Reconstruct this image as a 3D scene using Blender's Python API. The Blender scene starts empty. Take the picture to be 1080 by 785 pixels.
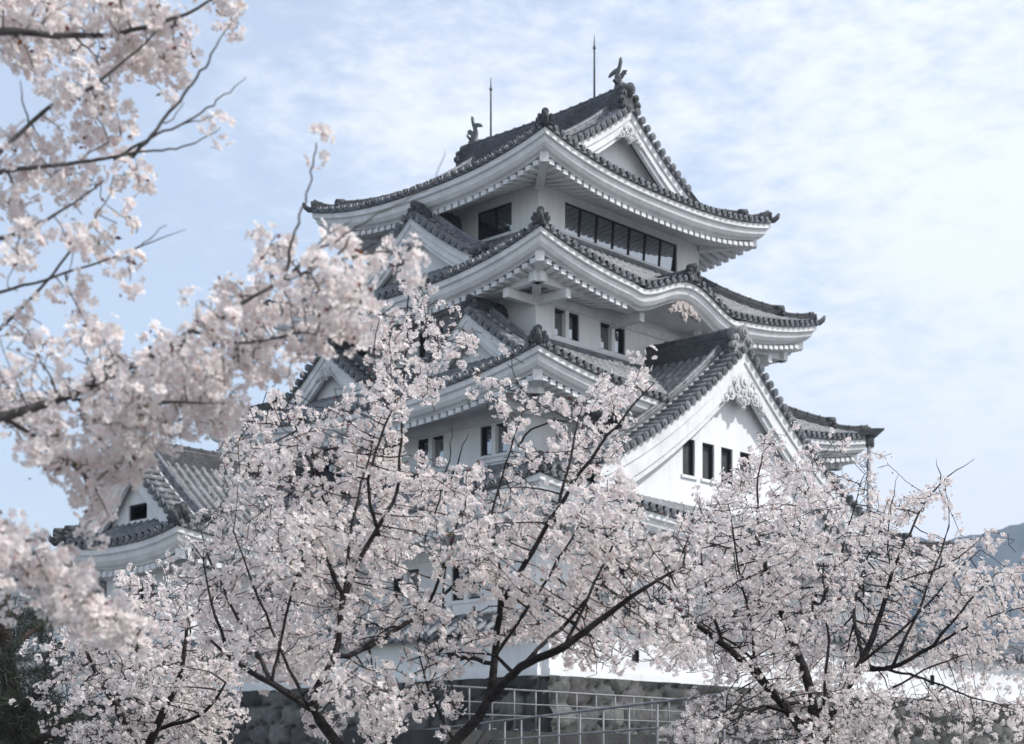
import bpy, math, random
import numpy as np
from mathutils import Vector
R = math.radians
sc = bpy.context.scene
COL = sc.collection
random.seed(7)

# ------------------------------------------------------------------ camera
EYE = 1.6                      # eye height above the path
FPX, CX, HY = 1695.0, 540.0, 812.0      # focal length / principal column / horizon row measured on the photograph
cam = bpy.data.cameras.new('camera')
cam.sensor_width = 36.0
cam.lens = 36.0 * FPX / 1080.0
cam.shift_y = (HY - 392.5) / 1080.0
cam.clip_start = 0.05
cam.clip_end = 12000
cam.dof.use_dof = True
cam.dof.focus_distance = 13.0
cam.dof.aperture_fstop = 4.5
camo = bpy.data.objects.new('camera', cam)
COL.objects.link(camo)
camo.location = (0, 0, EYE)
camo.rotation_euler = (R(90), 0, 0)
sc.camera = camo

# ------------------------------------------------------------------ sky + sun
SUN_EL = 48.0
SUN_AZ = 99.0                  # clockwise from +Y
world = bpy.data.worlds.new('World')
sc.world = world
world.use_nodes = True
nt = world.node_tree
nt.nodes.clear()
out = nt.nodes.new('ShaderNodeOutputWorld')
bg = nt.nodes.new('ShaderNodeBackground')
bg.inputs['Strength'].default_value = 0.15
sky = nt.nodes.new('ShaderNodeTexSky')
sky.sky_type = 'NISHITA'
sky.sun_disc = False
sky.sun_elevation = R(SUN_EL)
sky.sun_rotation = R(SUN_AZ)
sky.air_density = 1.15
sky.dust_density = 1.3
sky.ozone_density = 0.7
tc = nt.nodes.new('ShaderNodeTexCoord')
mp = nt.nodes.new('ShaderNodeMapping')
mp.inputs['Scale'].default_value = (1.0, 1.0, 2.3)
mp.inputs['Rotation'].default_value = (0.0, R(26), 0.0)
n1 = nt.nodes.new('ShaderNodeTexNoise')
n1.inputs['Scale'].default_value = 6.0
n1.inputs['Detail'].default_value = 8
n1.inputs['Roughness'].default_value = 0.60
n1.inputs['Distortion'].default_value = 0.35
n2 = nt.nodes.new('ShaderNodeTexNoise')
n2.inputs['Scale'].default_value = 46.0
n2.inputs['Detail'].default_value = 6
n2.inputs['Roughness'].default_value = 0.6
mx0 = nt.nodes.new('ShaderNodeMath'); mx0.operation = 'MULTIPLY_ADD'
mx0.inputs[1].default_value = 0.70
rmp = nt.nodes.new('ShaderNodeMapRange')
rmp.interpolation_type = 'SMOOTHSTEP'
rmp.inputs['From Min'].default_value = 0.62
rmp.inputs['From Max'].default_value = 1.16
rmp.inputs['To Min'].default_value = 0.30
rmp.inputs['To Max'].default_value = 0.86
mix = nt.nodes.new('ShaderNodeMix'); mix.data_type = 'RGBA'
mix.inputs['B'].default_value = (5.75, 5.85, 6.05, 1)
L_ = nt.links.new
L_(tc.outputs['Generated'], mp.inputs['Vector'])
L_(mp.outputs['Vector'], n1.inputs['Vector'])
L_(mp.outputs['Vector'], n2.inputs['Vector'])
L_(n2.outputs['Fac'], mx0.inputs[0])
L_(n1.outputs['Fac'], mx0.inputs[2])
sep = nt.nodes.new('ShaderNodeSeparateXYZ'); L_(tc.outputs['Generated'], sep.inputs['Vector'])
mx1 = nt.nodes.new('ShaderNodeMath'); mx1.operation = 'MULTIPLY_ADD'; mx1.inputs[1].default_value = 0.85
L_(sep.outputs['X'], mx1.inputs[0]); L_(mx0.outputs[0], mx1.inputs[2]); L_(mx1.outputs[0], rmp.inputs['Value'])
L_(rmp.outputs['Result'], mix.inputs['Factor'])
L_(sky.outputs['Color'], mix.inputs['A'])
L_(mix.outputs['Result'], bg.inputs['Color'])
L_(bg.outputs['Background'], out.inputs['Surface'])

sun = bpy.data.lights.new('sun', 'SUN')
sun.energy = 3.25
sun.angle = R(0.6)
sun.color = (1.0, 0.975, 0.935)
suno = bpy.data.objects.new('sun', sun)
COL.objects.link(suno)
S = Vector((math.sin(R(SUN_AZ)) * math.cos(R(SUN_EL)), math.cos(R(SUN_AZ)) * math.cos(R(SUN_EL)), math.sin(R(SUN_EL))))
suno.rotation_euler = S.to_track_quat('Z', 'Y').to_euler()
suno.location = (60, -10, 80)

vs = sc.view_settings
vs.view_transform = 'Standard'
vs.look = 'None'
vs.exposure = 0.48
vs.gamma = 1.0
vs.use_curve_mapping = False
sc.cycles.max_bounces = 8
sc.cycles.diffuse_bounces = 4
sc.cycles.volume_bounces = 0
sc.cycles.use_denoising = True

# ------------------------------------------------------------------ materials
def new_mat(name):
    m = bpy.data.materials.new(name)
    m.use_nodes = True
    n = m.node_tree
    b = n.nodes['Principled BSDF']
    return m, n, b

def noise_mat(name, c1, c2, scale, rough=0.8, detail=6, bump=0.0, bscale=None, spec=0.3, stretch=(1, 1, 1), lo=0.3, hi=0.7):
    m, n, b = new_mat(name)
    tcn = n.nodes.new('ShaderNodeTexCoord')
    mpn = n.nodes.new('ShaderNodeMapping'); mpn.inputs['Scale'].default_value = stretch
    tx = n.nodes.new('ShaderNodeTexNoise'); tx.inputs['Scale'].default_value = scale; tx.inputs['Detail'].default_value = detail
    tx.inputs['Roughness'].default_value = 0.62
    cr = n.nodes.new('ShaderNodeValToRGB')
    cr.color_ramp.elements[0].position = lo; cr.color_ramp.elements[0].color = (*c1, 1)
    cr.color_ramp.elements[1].position = hi; cr.color_ramp.elements[1].color = (*c2, 1)
    n.links.new(tcn.outputs['Object'], mpn.inputs['Vector'])
    n.links.new(mpn.outputs['Vector'], tx.inputs['Vector'])
    n.links.new(tx.outputs['Fac'], cr.inputs['Fac'])
    n.links.new(cr.outputs['Color'], b.inputs['Base Color'])
    b.inputs['Roughness'].default_value = rough
    b.inputs['Specular IOR Level'].default_value = spec
    if bump > 0:
        t2 = n.nodes.new('ShaderNodeTexNoise'); t2.inputs['Scale'].default_value = bscale or scale * 4; t2.inputs['Detail'].default_value = 8
        bp = n.nodes.new('ShaderNodeBump'); bp.inputs['Strength'].default_value = bump; bp.inputs['Distance'].default_value = 0.05
        n.links.new(mpn.outputs['Vector'], t2.inputs['Vector'])
        n.links.new(t2.outputs['Fac'], bp.inputs['Height'])
        n.links.new(bp.outputs['Normal'], b.inputs['Normal'])
    return m

def weather(m, scale, stretch, dark, lo, hi, fac):
    """stains over a material: a second, stretched noise multiplied in"""
    n = m.node_tree; b = n.nodes['Principled BSDF']
    src = b.inputs['Base Color'].links[0].from_socket
    tcn = n.nodes.new('ShaderNodeTexCoord'); mpn = n.nodes.new('ShaderNodeMapping'); mpn.inputs['Scale'].default_value = stretch
    tx = n.nodes.new('ShaderNodeTexNoise'); tx.inputs['Scale'].default_value = scale; tx.inputs['Detail'].default_value = 9; tx.inputs['Roughness'].default_value = 0.7
    cr = n.nodes.new('ShaderNodeValToRGB')
    cr.color_ramp.elements[0].position = lo; cr.color_ramp.elements[0].color = (*dark, 1)
    cr.color_ramp.elements[1].position = hi; cr.color_ramp.elements[1].color = (1, 1, 1, 1)
    mm = n.nodes.new('ShaderNodeMix'); mm.data_type = 'RGBA'; mm.blend_type = 'MULTIPLY'; mm.inputs['Factor'].default_value = fac
    n.links.new(tcn.outputs['Object'], mpn.inputs['Vector']); n.links.new(mpn.outputs['Vector'], tx.inputs['Vector']); n.links.new(tx.outputs['Fac'], cr.inputs['Fac'])
    n.links.new(src, mm.inputs['A']); n.links.new(cr.outputs['Color'], mm.inputs['B']); n.links.new(mm.outputs['Result'], b.inputs['Base Color'])

M = {}
M['plaster'] = noise_mat('plaster', (0.67, 0.68, 0.70), (0.79, 0.80, 0.815), 0.9, 0.75, 8, 0.12, 9.0, 0.25, (1, 1, 0.45), 0.25, 0.62)
M['plaster_trim'] = noise_mat('plaster_trim', (0.58, 0.59, 0.61), (0.76, 0.77, 0.785), 1.6, 0.7, 8, 0.10, 12.0, 0.25, (1, 1, 1), 0.28, 0.6)
M['tile'] = noise_mat('roof_tile', (0.075, 0.080, 0.092), (0.30, 0.312, 0.338), 5.5, 0.48, 9, 0.22, 30.0, 0.34, (1, 1, 1), 0.30, 0.72)
M['tile_dark'] = noise_mat('ridge_tile', (0.040, 0.043, 0.050), (0.145, 0.15, 0.162), 6.0, 0.62, 9, 0.35, 24.0, 0.30, (1, 1, 3), 0.3, 0.7)
M['mortar'] = noise_mat('tile_mortar', (0.35, 0.35, 0.36), (0.62, 0.62, 0.62), 4.0, 0.8)
M['pale_tile'] = noise_mat('pale_ridge_tile', (0.16, 0.165, 0.17), (0.38, 0.385, 0.39), 7.0, 0.7, 8, 0.3, 20)  # lighter grey than the other ridge tiles, for the large gable's ridge end
M['carved'] = noise_mat('carved_plaster', (0.45, 0.45, 0.47), (0.78, 0.78, 0.78), 6.0, 0.75, 6, 0.3, 20)
M['carved_wood'] = noise_mat('carved_wood', (0.34, 0.29, 0.28), (0.56, 0.51, 0.50), 5.0, 0.7)
M['bronze'] = noise_mat('dark_metal', (0.05, 0.055, 0.055), (0.13, 0.14, 0.135), 9.0, 0.5, spec=0.5)
M['frame'] = noise_mat('dark_frame', (0.012, 0.012, 0.013), (0.028, 0.028, 0.03), 8.0, 0.6)
M['shutter'] = noise_mat('dark_shutter', (0.035, 0.037, 0.040), (0.075, 0.078, 0.082), 7.0, 0.7, stretch=(1, 1, 0.3))
M['white_paint'] = noise_mat('white_paint', (0.13, 0.133, 0.138), (0.27, 0.27, 0.28), 3.0, 0.45, spec=0.4)
M['grey_metal'] = noise_mat('grey_metal', (0.30, 0.31, 0.33), (0.45, 0.46, 0.48), 3.0, 0.4, spec=0.5)
M['bark'] = noise_mat('cherry_bark', (0.018, 0.015, 0.015), (0.085, 0.075, 0.074), 9.0, 0.85, 8, 0.7, 40.0, 0.2, (1, 1, 2.5))
M['bark_grey'] = noise_mat('grey_bark', (0.05, 0.045, 0.045), (0.17, 0.155, 0.15), 14.0, 0.8, 8, 0.5, 50.0, 0.25, (1, 1, 1))
M['pine_bark'] = noise_mat('pine_bark', (0.02, 0.016, 0.013), (0.08, 0.06, 0.05), 8.0, 0.9, 8, 0.8, 30.0, 0.2)
M['ground'] = noise_mat('gravel_ground', (0.085, 0.088, 0.085), (0.17, 0.172, 0.168), 0.6, 0.95, 10, 0.3, 20.0)
M['terrace'] = noise_mat('terrace_gravel', (0.16, 0.165, 0.165), (0.28, 0.285, 0.285), 0.8, 0.95, 10, 0.3, 20.0)
M['hill'] = noise_mat('forest_hill', (0.014, 0.022, 0.018), (0.040, 0.055, 0.040), 0.02, 0.95, 10, 0.6, 0.12)
M['concrete'] = noise_mat('dark_concrete', (0.022, 0.022, 0.023), (0.065, 0.065, 0.064), 1.5, 0.9, 9, 0.4, 14.0)

weather(M['plaster'], 2.2, (3.0, 3.0, 0.22), (0.70, 0.71, 0.71), 0.30, 0.56, 0.30)
weather(M['plaster_trim'], 3.2, (2.0, 2.0, 0.5), (0.66, 0.67, 0.67), 0.30, 0.55, 0.36)
weather(M['tile'], 0.9, (1, 1, 1), (0.50, 0.52, 0.50), 0.35, 0.66, 0.9)
weather(M['tile_dark'], 1.3, (1, 1, 1), (0.5, 0.5, 0.48), 0.35, 0.66, 0.9)
weather(M['bark'], 2.0, (1, 1, 1), (0.45, 0.43, 0.42), 0.4, 0.6, 0.9)

# stone: cell colour from a point attribute baked with the block layout
m, n, b = new_mat('castle_stone')
at = n.nodes.new('ShaderNodeAttribute'); at.attribute_name = 'block'
tcn = n.nodes.new('ShaderNodeTexCoord')
tx = n.nodes.new('ShaderNodeTexNoise'); tx.inputs['Scale'].default_value = 5.0; tx.inputs['Detail'].default_value = 10; tx.inputs['Roughness'].default_value = 0.68
mm = n.nodes.new('ShaderNodeMix'); mm.data_type = 'RGBA'; mm.blend_type = 'MULTIPLY'; mm.inputs['Factor'].default_value = 0.85
cr = n.nodes.new('ShaderNodeValToRGB')
cr.color_ramp.elements[0].position = 0.3; cr.color_ramp.elements[0].color = (0.25, 0.26, 0.25, 1)
cr.color_ramp.elements[1].position = 0.7; cr.color_ramp.elements[1].color = (1.0, 1.0, 1.0, 1)
n.links.new(tcn.outputs['Object'], tx.inputs['Vector']); n.links.new(tx.outputs['Fac'], cr.inputs['Fac'])
n.links.new(at.outputs['Color'], mm.inputs['A']); n.links.new(cr.outputs['Color'], mm.inputs['B'])
n.links.new(mm.outputs['Result'], b.inputs['Base Color'])
bp = n.nodes.new('ShaderNodeBump'); bp.inputs['Strength'].default_value = 0.7; bp.inputs['Distance'].default_value = 0.06
n.links.new(tx.outputs['Fac'], bp.inputs['Height']); n.links.new(bp.outputs['Normal'], b.inputs['Normal'])
b.inputs['Roughness'].default_value = 0.9
M['stone'] = m

# window glass: dark glazing with a strong reflective film
m, n, b = new_mat('window_glass')
b.inputs['Base Color'].default_value = (0.012, 0.014, 0.017, 1)
b.inputs['Roughness'].default_value = 0.3
gl = n.nodes.new('ShaderNodeBsdfGlossy'); gl.inputs['Roughness'].default_value = 0.03
gl.inputs['Color'].default_value = (0.85, 0.88, 0.92, 1)
ms = n.nodes.new('ShaderNodeMixShader'); ms.inputs['Fac'].default_value = 0.38
n.links.new(b.outputs['BSDF'], ms.inputs[1]); n.links.new(gl.outputs['BSDF'], ms.inputs[2])
n.links.new(ms.outputs['Shader'], n.nodes['Material Output'].inputs['Surface'])
M['glass'] = m

def petal_mat(name, trans, attr='tint'):
    m, n, b = new_mat(name)
    at = n.nodes.new('ShaderNodeAttribute'); at.attribute_name = attr
    b.inputs['Roughness'].default_value = 0.6
    b.inputs['Specular IOR Level'].default_value = 0.25
    tl = n.nodes.new('ShaderNodeBsdfTranslucent')
    ms = n.nodes.new('ShaderNodeMixShader'); ms.inputs['Fac'].default_value = trans
    n.links.new(at.outputs['Color'], b.inputs['Base Color']); n.links.new(at.outputs['Color'], tl.inputs['Color'])
    n.links.new(b.outputs['BSDF'], ms.inputs[1]); n.links.new(tl.outputs['BSDF'], ms.inputs[2])
    n.links.new(ms.outputs['Shader'], n.nodes['Material Output'].inputs['Surface'])
    return m
M['petal'] = petal_mat('cherry_petals', 0.42)
M['needle'] = petal_mat('pine_needles', 0.15)

# ------------------------------------------------------------------ mesh builder
class MB:
    def __init__(self):
        self.v = []; self.f = []; self.s = []; self.m = []
    def face(self, idx, smooth=False, mat=0):
        self.f.append(tuple(idx)); self.s.append(smooth); self.m.append(mat)
    def pts(self, ps):
        k = len(self.v); self.v.extend(tuple(p) for p in ps); return k
    def quad(self, a, b, c, d, smooth=False, mat=0):
        k = self.pts((a, b, c, d)); self.face((k, k + 1, k + 2, k + 3), smooth, mat)
    def grid(self, rows, smooth=True, mat=0, closed=False):
        n = len(rows[0]); k = len(self.v)
        for r in rows: self.pts(r)
        for i in range(len(rows) - 1):
            for j in range(n if closed else n - 1):
                j2 = (j + 1) % n
                self.face((k + i * n + j, k + i * n + j2, k + (i + 1) * n + j2, k + (i + 1) * n + j), smooth, mat)
        return k
    def hexa(self, p, mat=0, smooth=False):          # 8 points: bottom ring, top ring
        k = self.pts(p)
        for q in ((0, 3, 2, 1), (4, 5, 6, 7), (0, 1, 5, 4), (1, 2, 6, 5), (2, 3, 7, 6), (3, 0, 4, 7)):
            self.face([k + i for i in q], smooth, mat)
    def box(self, x0, x1, y0, y1, z0, z1, mat=0):
        self.hexa(((x0, y0, z0), (x1, y0, z0), (x1, y1, z0), (x0, y1, z0), (x0, y0, z1), (x1, y0, z1), (x1, y1, z1), (x0, y1, z1)), mat)
    def tube(self, pts, rads, n=8, mat=0, caps=True, smooth=True):
        pts = [Vector(p) for p in pts]; rows = []
        up = None
        for i, p in enumerate(pts):
            d = (pts[min(i + 1, len(pts) - 1)] - pts[max(i - 1, 0)]).normalized()
            if up is None: up = Vector((0, 0, 1)) if abs(d.z) < 0.9 else Vector((1, 0, 0))
            x = d.cross(up).normalized(); y = x.cross(d).normalized(); up = y
            r = rads[i] if hasattr(rads, '__len__') else rads
            rows.append([p + (x * math.cos(2 * math.pi * j / n) + y * math.sin(2 * math.pi * j / n)) * r for j in range(n)])
        k = self.grid(rows, smooth, mat, True)
        if caps:
            self.face([k + j for j in range(n)][::-1], False, mat)
            kk = k + (len(rows) - 1) * n
            self.face([kk + j for j in range(n)], False, mat)
    def sweep(self, pts, section, mat=0, smooth=False, caps=True, side=None):
        """section: list of (across, up) pairs closed loop, kept vertical; across is horizontal, at right angles to the path"""
        pts = [Vector(p) for p in pts]; rows = []
        for i, p in enumerate(pts):
            if side is None:
                d = pts[min(i + 1, len(pts) - 1)] - pts[max(i - 1, 0)]
                h = Vector((d.x, d.y, 0)).normalized(); x = Vector((h.y, -h.x, 0))
            else: x = Vector(side)
            rows.append([p + x * a + Vector((0, 0, u)) for a, u in section])
        n_ = len(section)
        k = self.grid(rows, smooth, mat, True)
        if caps:
            self.face([k + j for j in range(n_)][::-1], False, mat)
            kk = k + (len(rows) - 1) * n_
            self.face([kk + j for j in range(n_)], False, mat)
    def build(self, name, mats, parent=None, link=True):
        me = bpy.data.meshes.new(name)
        me.from_pydata(self.v, [], self.f)
        if not isinstance(mats, (list, tuple)): mats = [mats]
        for mm_ in mats: me.materials.append(mm_)
        me.polygons.foreach_set('use_smooth', self.s)
        me.polygons.foreach_set('material_index', self.m)
        me.update()
        o = bpy.data.objects.new(name, me)
        COL.objects.link(o)
        if parent is not None: o.parent = parent
        return o

def tag(o, label=None, cat=None, group=None, kind=None):
    if label: o['label'] = label
    if cat: o['category'] = cat
    if group: o['group'] = group
    if kind: o['kind'] = kind
    return o

def empty(name, loc, rz=0.0):
    o = bpy.data.objects.new(name, None)
    COL.objects.link(o)
    o.location = loc; o.rotation_euler = (0, 0, rz); o.empty_display_size = 0.5
    return o

def at(x, y, d):               # photo pixel + distance -> world point
    return Vector(((x - CX) / FPX * d, d, EYE + (HY - y) / FPX * d))

# ------------------------------------------------------------------ japanese roof kit (local coordinates, z absolute)
SIDES = {'a-': (Vector((-1, 0, 0)), Vector((0, 1, 0))), 'a+': (Vector((1, 0, 0)), Vector((0, 1, 0))),
         'b-': (Vector((0, -1, 0)), Vector((1, 0, 0))), 'b+': (Vector((0, 1, 0)), Vector((1, 0, 0)))}
PITCH = 0.30
Zv = Vector((0, 0, 1))

def tile_row(mb, path, acr, r=0.088, tile=0.42):
    """round cover tiles laid along a path (list of points); acr = unit vector across the row"""
    rows = []
    P = [Vector(p) for p in path]
    acc = [0.0]
    for i in range(1, len(P)): acc.append(acc[-1] + (P[i] - P[i - 1]).length)
    tot = acc[-1]
    if tot < 0.12: return
    n = max(1, int(round(tot / tile)))
    def ev(s):
        for i in range(1, len(P)):
            if s <= acc[i] + 1e-9:
                return P[i - 1].lerp(P[i], (s - acc[i - 1]) / max(acc[i] - acc[i - 1], 1e-9))
        return P[-1].copy()
    jit = random.uniform(-0.008, 0.008)
    for k in range(n):
        for s, rr in ((tot * k / n, r * 1.05), (tot * (k + 1) / n, r * 0.86)):
            c = ev(s) + acr * jit
            rows.append([c + acr * (rr * math.cos(t)) + Zv * (rr * math.sin(t) * 1.35) for t in (0, 0.6, 1.15, 1.57, 1.99, 2.54, math.pi)])
    mb.grid(rows, True)

def disc(mb, c, nrm, r, th, n=10, mat=0):
    nrm = Vector(nrm).normalized()
    mb.tube([c - nrm * th * 0.5, c + nrm * th * 0.5], r, n, mat)

def end_tile(mb, c, r, nrm):
    """round end tile with a raised rim and boss"""
    disc(mb, c, nrm, r, 0.06, 10)
    disc(mb, c + Vector(nrm) * 0.035, nrm, r * 0.45, 0.03, 8)

def ridge_end(name, c, d, size, parent, mats=None):
    """demon tile that closes a ridge: drum, face plate and curled scrolls; d = outward horizontal direction"""
    mb = MB(); d = Vector(d).normalized(); x = Vector((d.y, -d.x, 0)); s = size
    mb.tube([c + Zv * 0.30 * s - d * 0.25 * s, c + Zv * 0.30 * s + d * 0.14 * s], 0.17 * s, 12)
    disc(mb, c + Zv * 0.30 * s + d * 0.15 * s, d, 0.12 * s, 0.05 * s, 12)
    disc(mb, c + Zv * 0.30 * s + d * 0.18 * s, d, 0.06 * s, 0.05 * s, 8)
    # plate
    prof = [(-0.30, -0.22), (-0.24, 0.02), (-0.17, 0.16), (-0.10, 0.33), (0.10, 0.33), (0.17, 0.16), (0.24, 0.02), (0.30, -0.22)]
    f = [c + x * a * s + Zv * u * s + d * 0.06 * s for a, u in prof]; k = [p - d * 0.16 * s for p in f]
    i0 = mb.pts(f); i1 = mb.pts(k); n_ = len(prof)
    mb.face([i0 + j for j in range(n_)][::-1]); mb.face([i1 + j for j in range(n_)])
    for j in range(n_): mb.face((i0 + j, i0 + (j + 1) % n_, i1 + (j + 1) % n_, i1 + j))
    for sg in (-1, 1):
        for (a, u, r) in ((0.26, 0.12, 0.10), (0.34, -0.06, 0.10), (0.27, -0.22, 0.085)):
            disc(mb, c + x * sg * a * s + Zv * u * s + d * 0.05 * s, d, r * s, 0.14 * s, 9)
            disc(mb, c + x * sg * a * s + Zv * u * s + d * 0.13 * s, d, r * 0.45 * s, 0.05 * s, 7)
    return mb.build(name, mats or M['tile_dark'], parent)

RID = lambda w, h: [(-w, -0.12), (-w, h * 0.55), (-w * 0.72, h * 0.6), (-w * 0.72, h * 0.86), (-w * 0.5, h), (w * 0.5, h), (w * 0.72, h * 0.86), (w * 0.72, h * 0.6), (w, h * 0.55), (w, -0.12)]

def ridge(mb, path, w, h, cap=0.085):
    mb.sweep(path, RID(w, h))
    mb.tube([Vector(p) + Zv * (h + cap * 0.3) for p in path], cap, 8)
    # overlapping cap tiles: little collars
    P = [Vector(p) for p in path]; acc = 0.0; nxt = 0.2
    for i in range(1, len(P)):
        seg = (P[i] - P[i - 1]).length
        while nxt < acc + seg:
            q = P[i - 1].lerp(P[i], (nxt - acc) / seg); d = (P[i] - P[i - 1]).normalized()
            disc(mb, q + Zv * (h + cap * 0.3), d, cap * 1.22, 0.05, 8)
            nxt += 0.42
        acc += seg

class Skirt:
    """a hipped roof ring: eaves rectangle (HA,HB) rising inward to the rectangle (IA,IB)"""
    def __init__(s, HA, HB, IA, IB, ZE, up, zin, sag=0.07, hump=None, prof=None):
        s.HA, s.HB, s.IA, s.IB, s.ZE, s.up, s.zin, s.sag, s.hump, s.prof = HA, HB, IA, IB, ZE, up, zin, sag, hump, prof
    def dims(s, k):
        return (s.HA, s.HB, s.IA, s.IB) if k[0] == 'a' else (s.HB, s.HA, s.IB, s.IA)     # H, L, inner dist, inner half length
    def lift(s, k, u):
        H, L, I, IL = s.dims(k)
        return s.up * min(1.0, abs(u) / L) ** 2.5
    def hmp(s, k, u):
        if s.hump and s.hump[0] == k:
            _, c, w, hh = s.hump
            x = abs(u - c) / w
            if x < 1.25:
                y = 0.5 + 0.5 * math.cos(math.pi * min(x, 1.0))
                return hh * (y ** 0.85) - 0.05 * math.exp(-((x - 1.05) / 0.12) ** 2)
        return 0.0
    def ze(s, k, u): return s.ZE + s.lift(k, u) + s.hmp(k, u)
    def h(s, k, u, v):
        H, L, I, IL = s.dims(k); D = H - I; t = max(0.0, v / D)
        if s.prof: base = s.ZE + 0.13 + s.prof(v)
        else: base = s.ZE + 0.13 + (s.zin - s.ZE - 0.13) * (t - s.sag * 4 * t * (1 - t) * 0.5)
        z = base + s.lift(k, u) * max(0.0, 1 - min(t, 1)) ** 1.3
        hm = s.hmp(k, u)
        if s.hump and s.hump[0] == k and abs(u - s.hump[1]) < s.hump[2] * 1.25:
            z = max(z, s.ZE + 0.13 + s.lift(k, u) + hm + 0.06 * v) if hm > 0 else z
        return z
    def pos(s, k, u, v, z):
        n_, t_ = SIDES[k]; H = s.dims(k)[0]
        return n_ * (H - v) + t_ * u + Zv * z
    def tiles(s, mb, k, vmax=None, clip=None):
        """tile sheet + cover tile rows + eave end tiles on one side. clip(u)->v end overrides the hip"""
        H, L, I, IL = s.dims(k); D = H - I if vmax is None else vmax
        kk = (H - I) / max(L - IL, 1e-6)
        n_, t_ = SIDES[k]
        def vend(u):
            e = max(0.0, min(D, (L - abs(u)) * kk))
            return e if clip is None else clip(u, e)
        nu = 60
        us = [L * (-1 + 2 * i / nu) for i in range(nu + 1)]
        nv = 8 if vmax is None else 16
        rows = []
        for j in range(nv + 1):
            rows.append([s.pos(k, u, vend(u) * j / nv, s.h(k, u, vend(u) * j / nv)) for u in us])
        mb.grid(rows, True)
        # eave edge: hanging lips of the flat tiles, between the cover tiles
        nn = int(L * 2 / PITCH); off = L - nn * PITCH / 2
        fine = []
        for i in range(nn * 6 + 1):
            u = -L + off + i * PITCH / 6; ph = (i % 6) / 6.0
            lip = 0.07 + 0.04 * math.sin(math.pi * ((ph + 0.5) % 1.0))
            fine.append((u, lip))
        mb.grid([[s.pos(k, u, -0.03, s.h(k, u, 0) + 0.0) for u, l in fine], [s.pos(k, u, -0.035, s.h(k, u, 0) - l) for u, l in fine],
                 [s.pos(k, u, 0.05, s.h(k, u, 0) - l) for u, l in fine]], False)
        for i in range(nn + 1):
            u = -L + off + i * PITCH
            ve = vend(u)
            if abs(u) > L - 0.10: continue
            m_ = 10 if ve > 2.5 else 6
            path = [s.pos(k, u, ve * j / m_, s.h(k, u, ve * j / m_) + 0.01) for j in range(m_ + 1)]
            tile_row(mb, path, t_)
            end_tile(mb, s.pos(k, u + random.uniform(-.012, .012), -0.05 - random.uniform(0, .02), s.h(k, u, 0) + 0.008 + random.uniform(-.012, .012)), 0.083 * random.uniform(0.93, 1.05), n_)
    def fascia(s, mb, k, W, wt, nu=72):
        """plaster cove under the eaves and the soffit back to the wall; W = (wall half a, wall half b)"""
        H, L, I, IL = s.dims(k)
        WD, WL = (W[0], W[1]) if k[0] == 'a' else (W[1], W[0])
        prof = [(0.03, 0.02), (0.03, -0.13), (0.06, -0.16), (0.10, -0.165), (0.11, -0.20), (0.14, -0.32), (0.22, -0.43), (0.33, -0.49), (0.36, -0.53), (0.44, -0.53)]
        us = [-1 + 2 * i / nu for i in range(nu + 1)]
        rows = []
        for v, dz in prof:
            rows.append([s.pos(k, q * (L - v), v, s.ze(k, q * L) + dz) for q in us])
        rows.append([s.pos(k, q * WL, H - WD, wt) for q in us])
        # sharp steps: emit bands separately so that flat shading keeps the edges
        for a, b_ in zip(rows[:-1], rows[1:]): mb.grid([a, b_], True)
    def rafters(s, mb, k, W, wt, skip=None):
        H, L, I, IL = s.dims(k)
        WD, WL = (W[0], W[1]) if k[0] == 'a' else (W[1], W[0])
        Dl = H - WD; n_, t_ = SIDES[k]
        nn = int(L * 2 / PITCH); off = L - nn * PITCH / 2
        for i in range(nn + 1):
            u = -L + off + i * PITCH
            if abs(u) > L - 0.55 or (skip and skip(u)): continue
            v0 = 0.34; v1 = min(Dl, L - abs(u) - 0.12)
            if v1 < v0 + 0.1: continue
            q = u / L
            def zz(v):
                f_ = (v - 0.44) / (Dl - 0.44)
                return (s.ze(k, u) - 0.53) * (1 - f_) + wt * f_
            w = 0.098; hh = 0.115
            za, zb = zz(v0), zz(v1)
            a0, a1 = s.pos(k, u - w, v0, za - hh), s.pos(k, u + w, v0, za - hh)
            b0, b1 = s.pos(k, u - w, v1, zb - hh), s.pos(k, u + w, v1, zb - hh)
            mb.hexa((a0, a1, b1, b0, a0 + Zv * (hh + 0.02), a1 + Zv * (hh + 0.02), b1 + Zv * (hh + 0.02), b0 + Zv * (hh + 0.02)))

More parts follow.
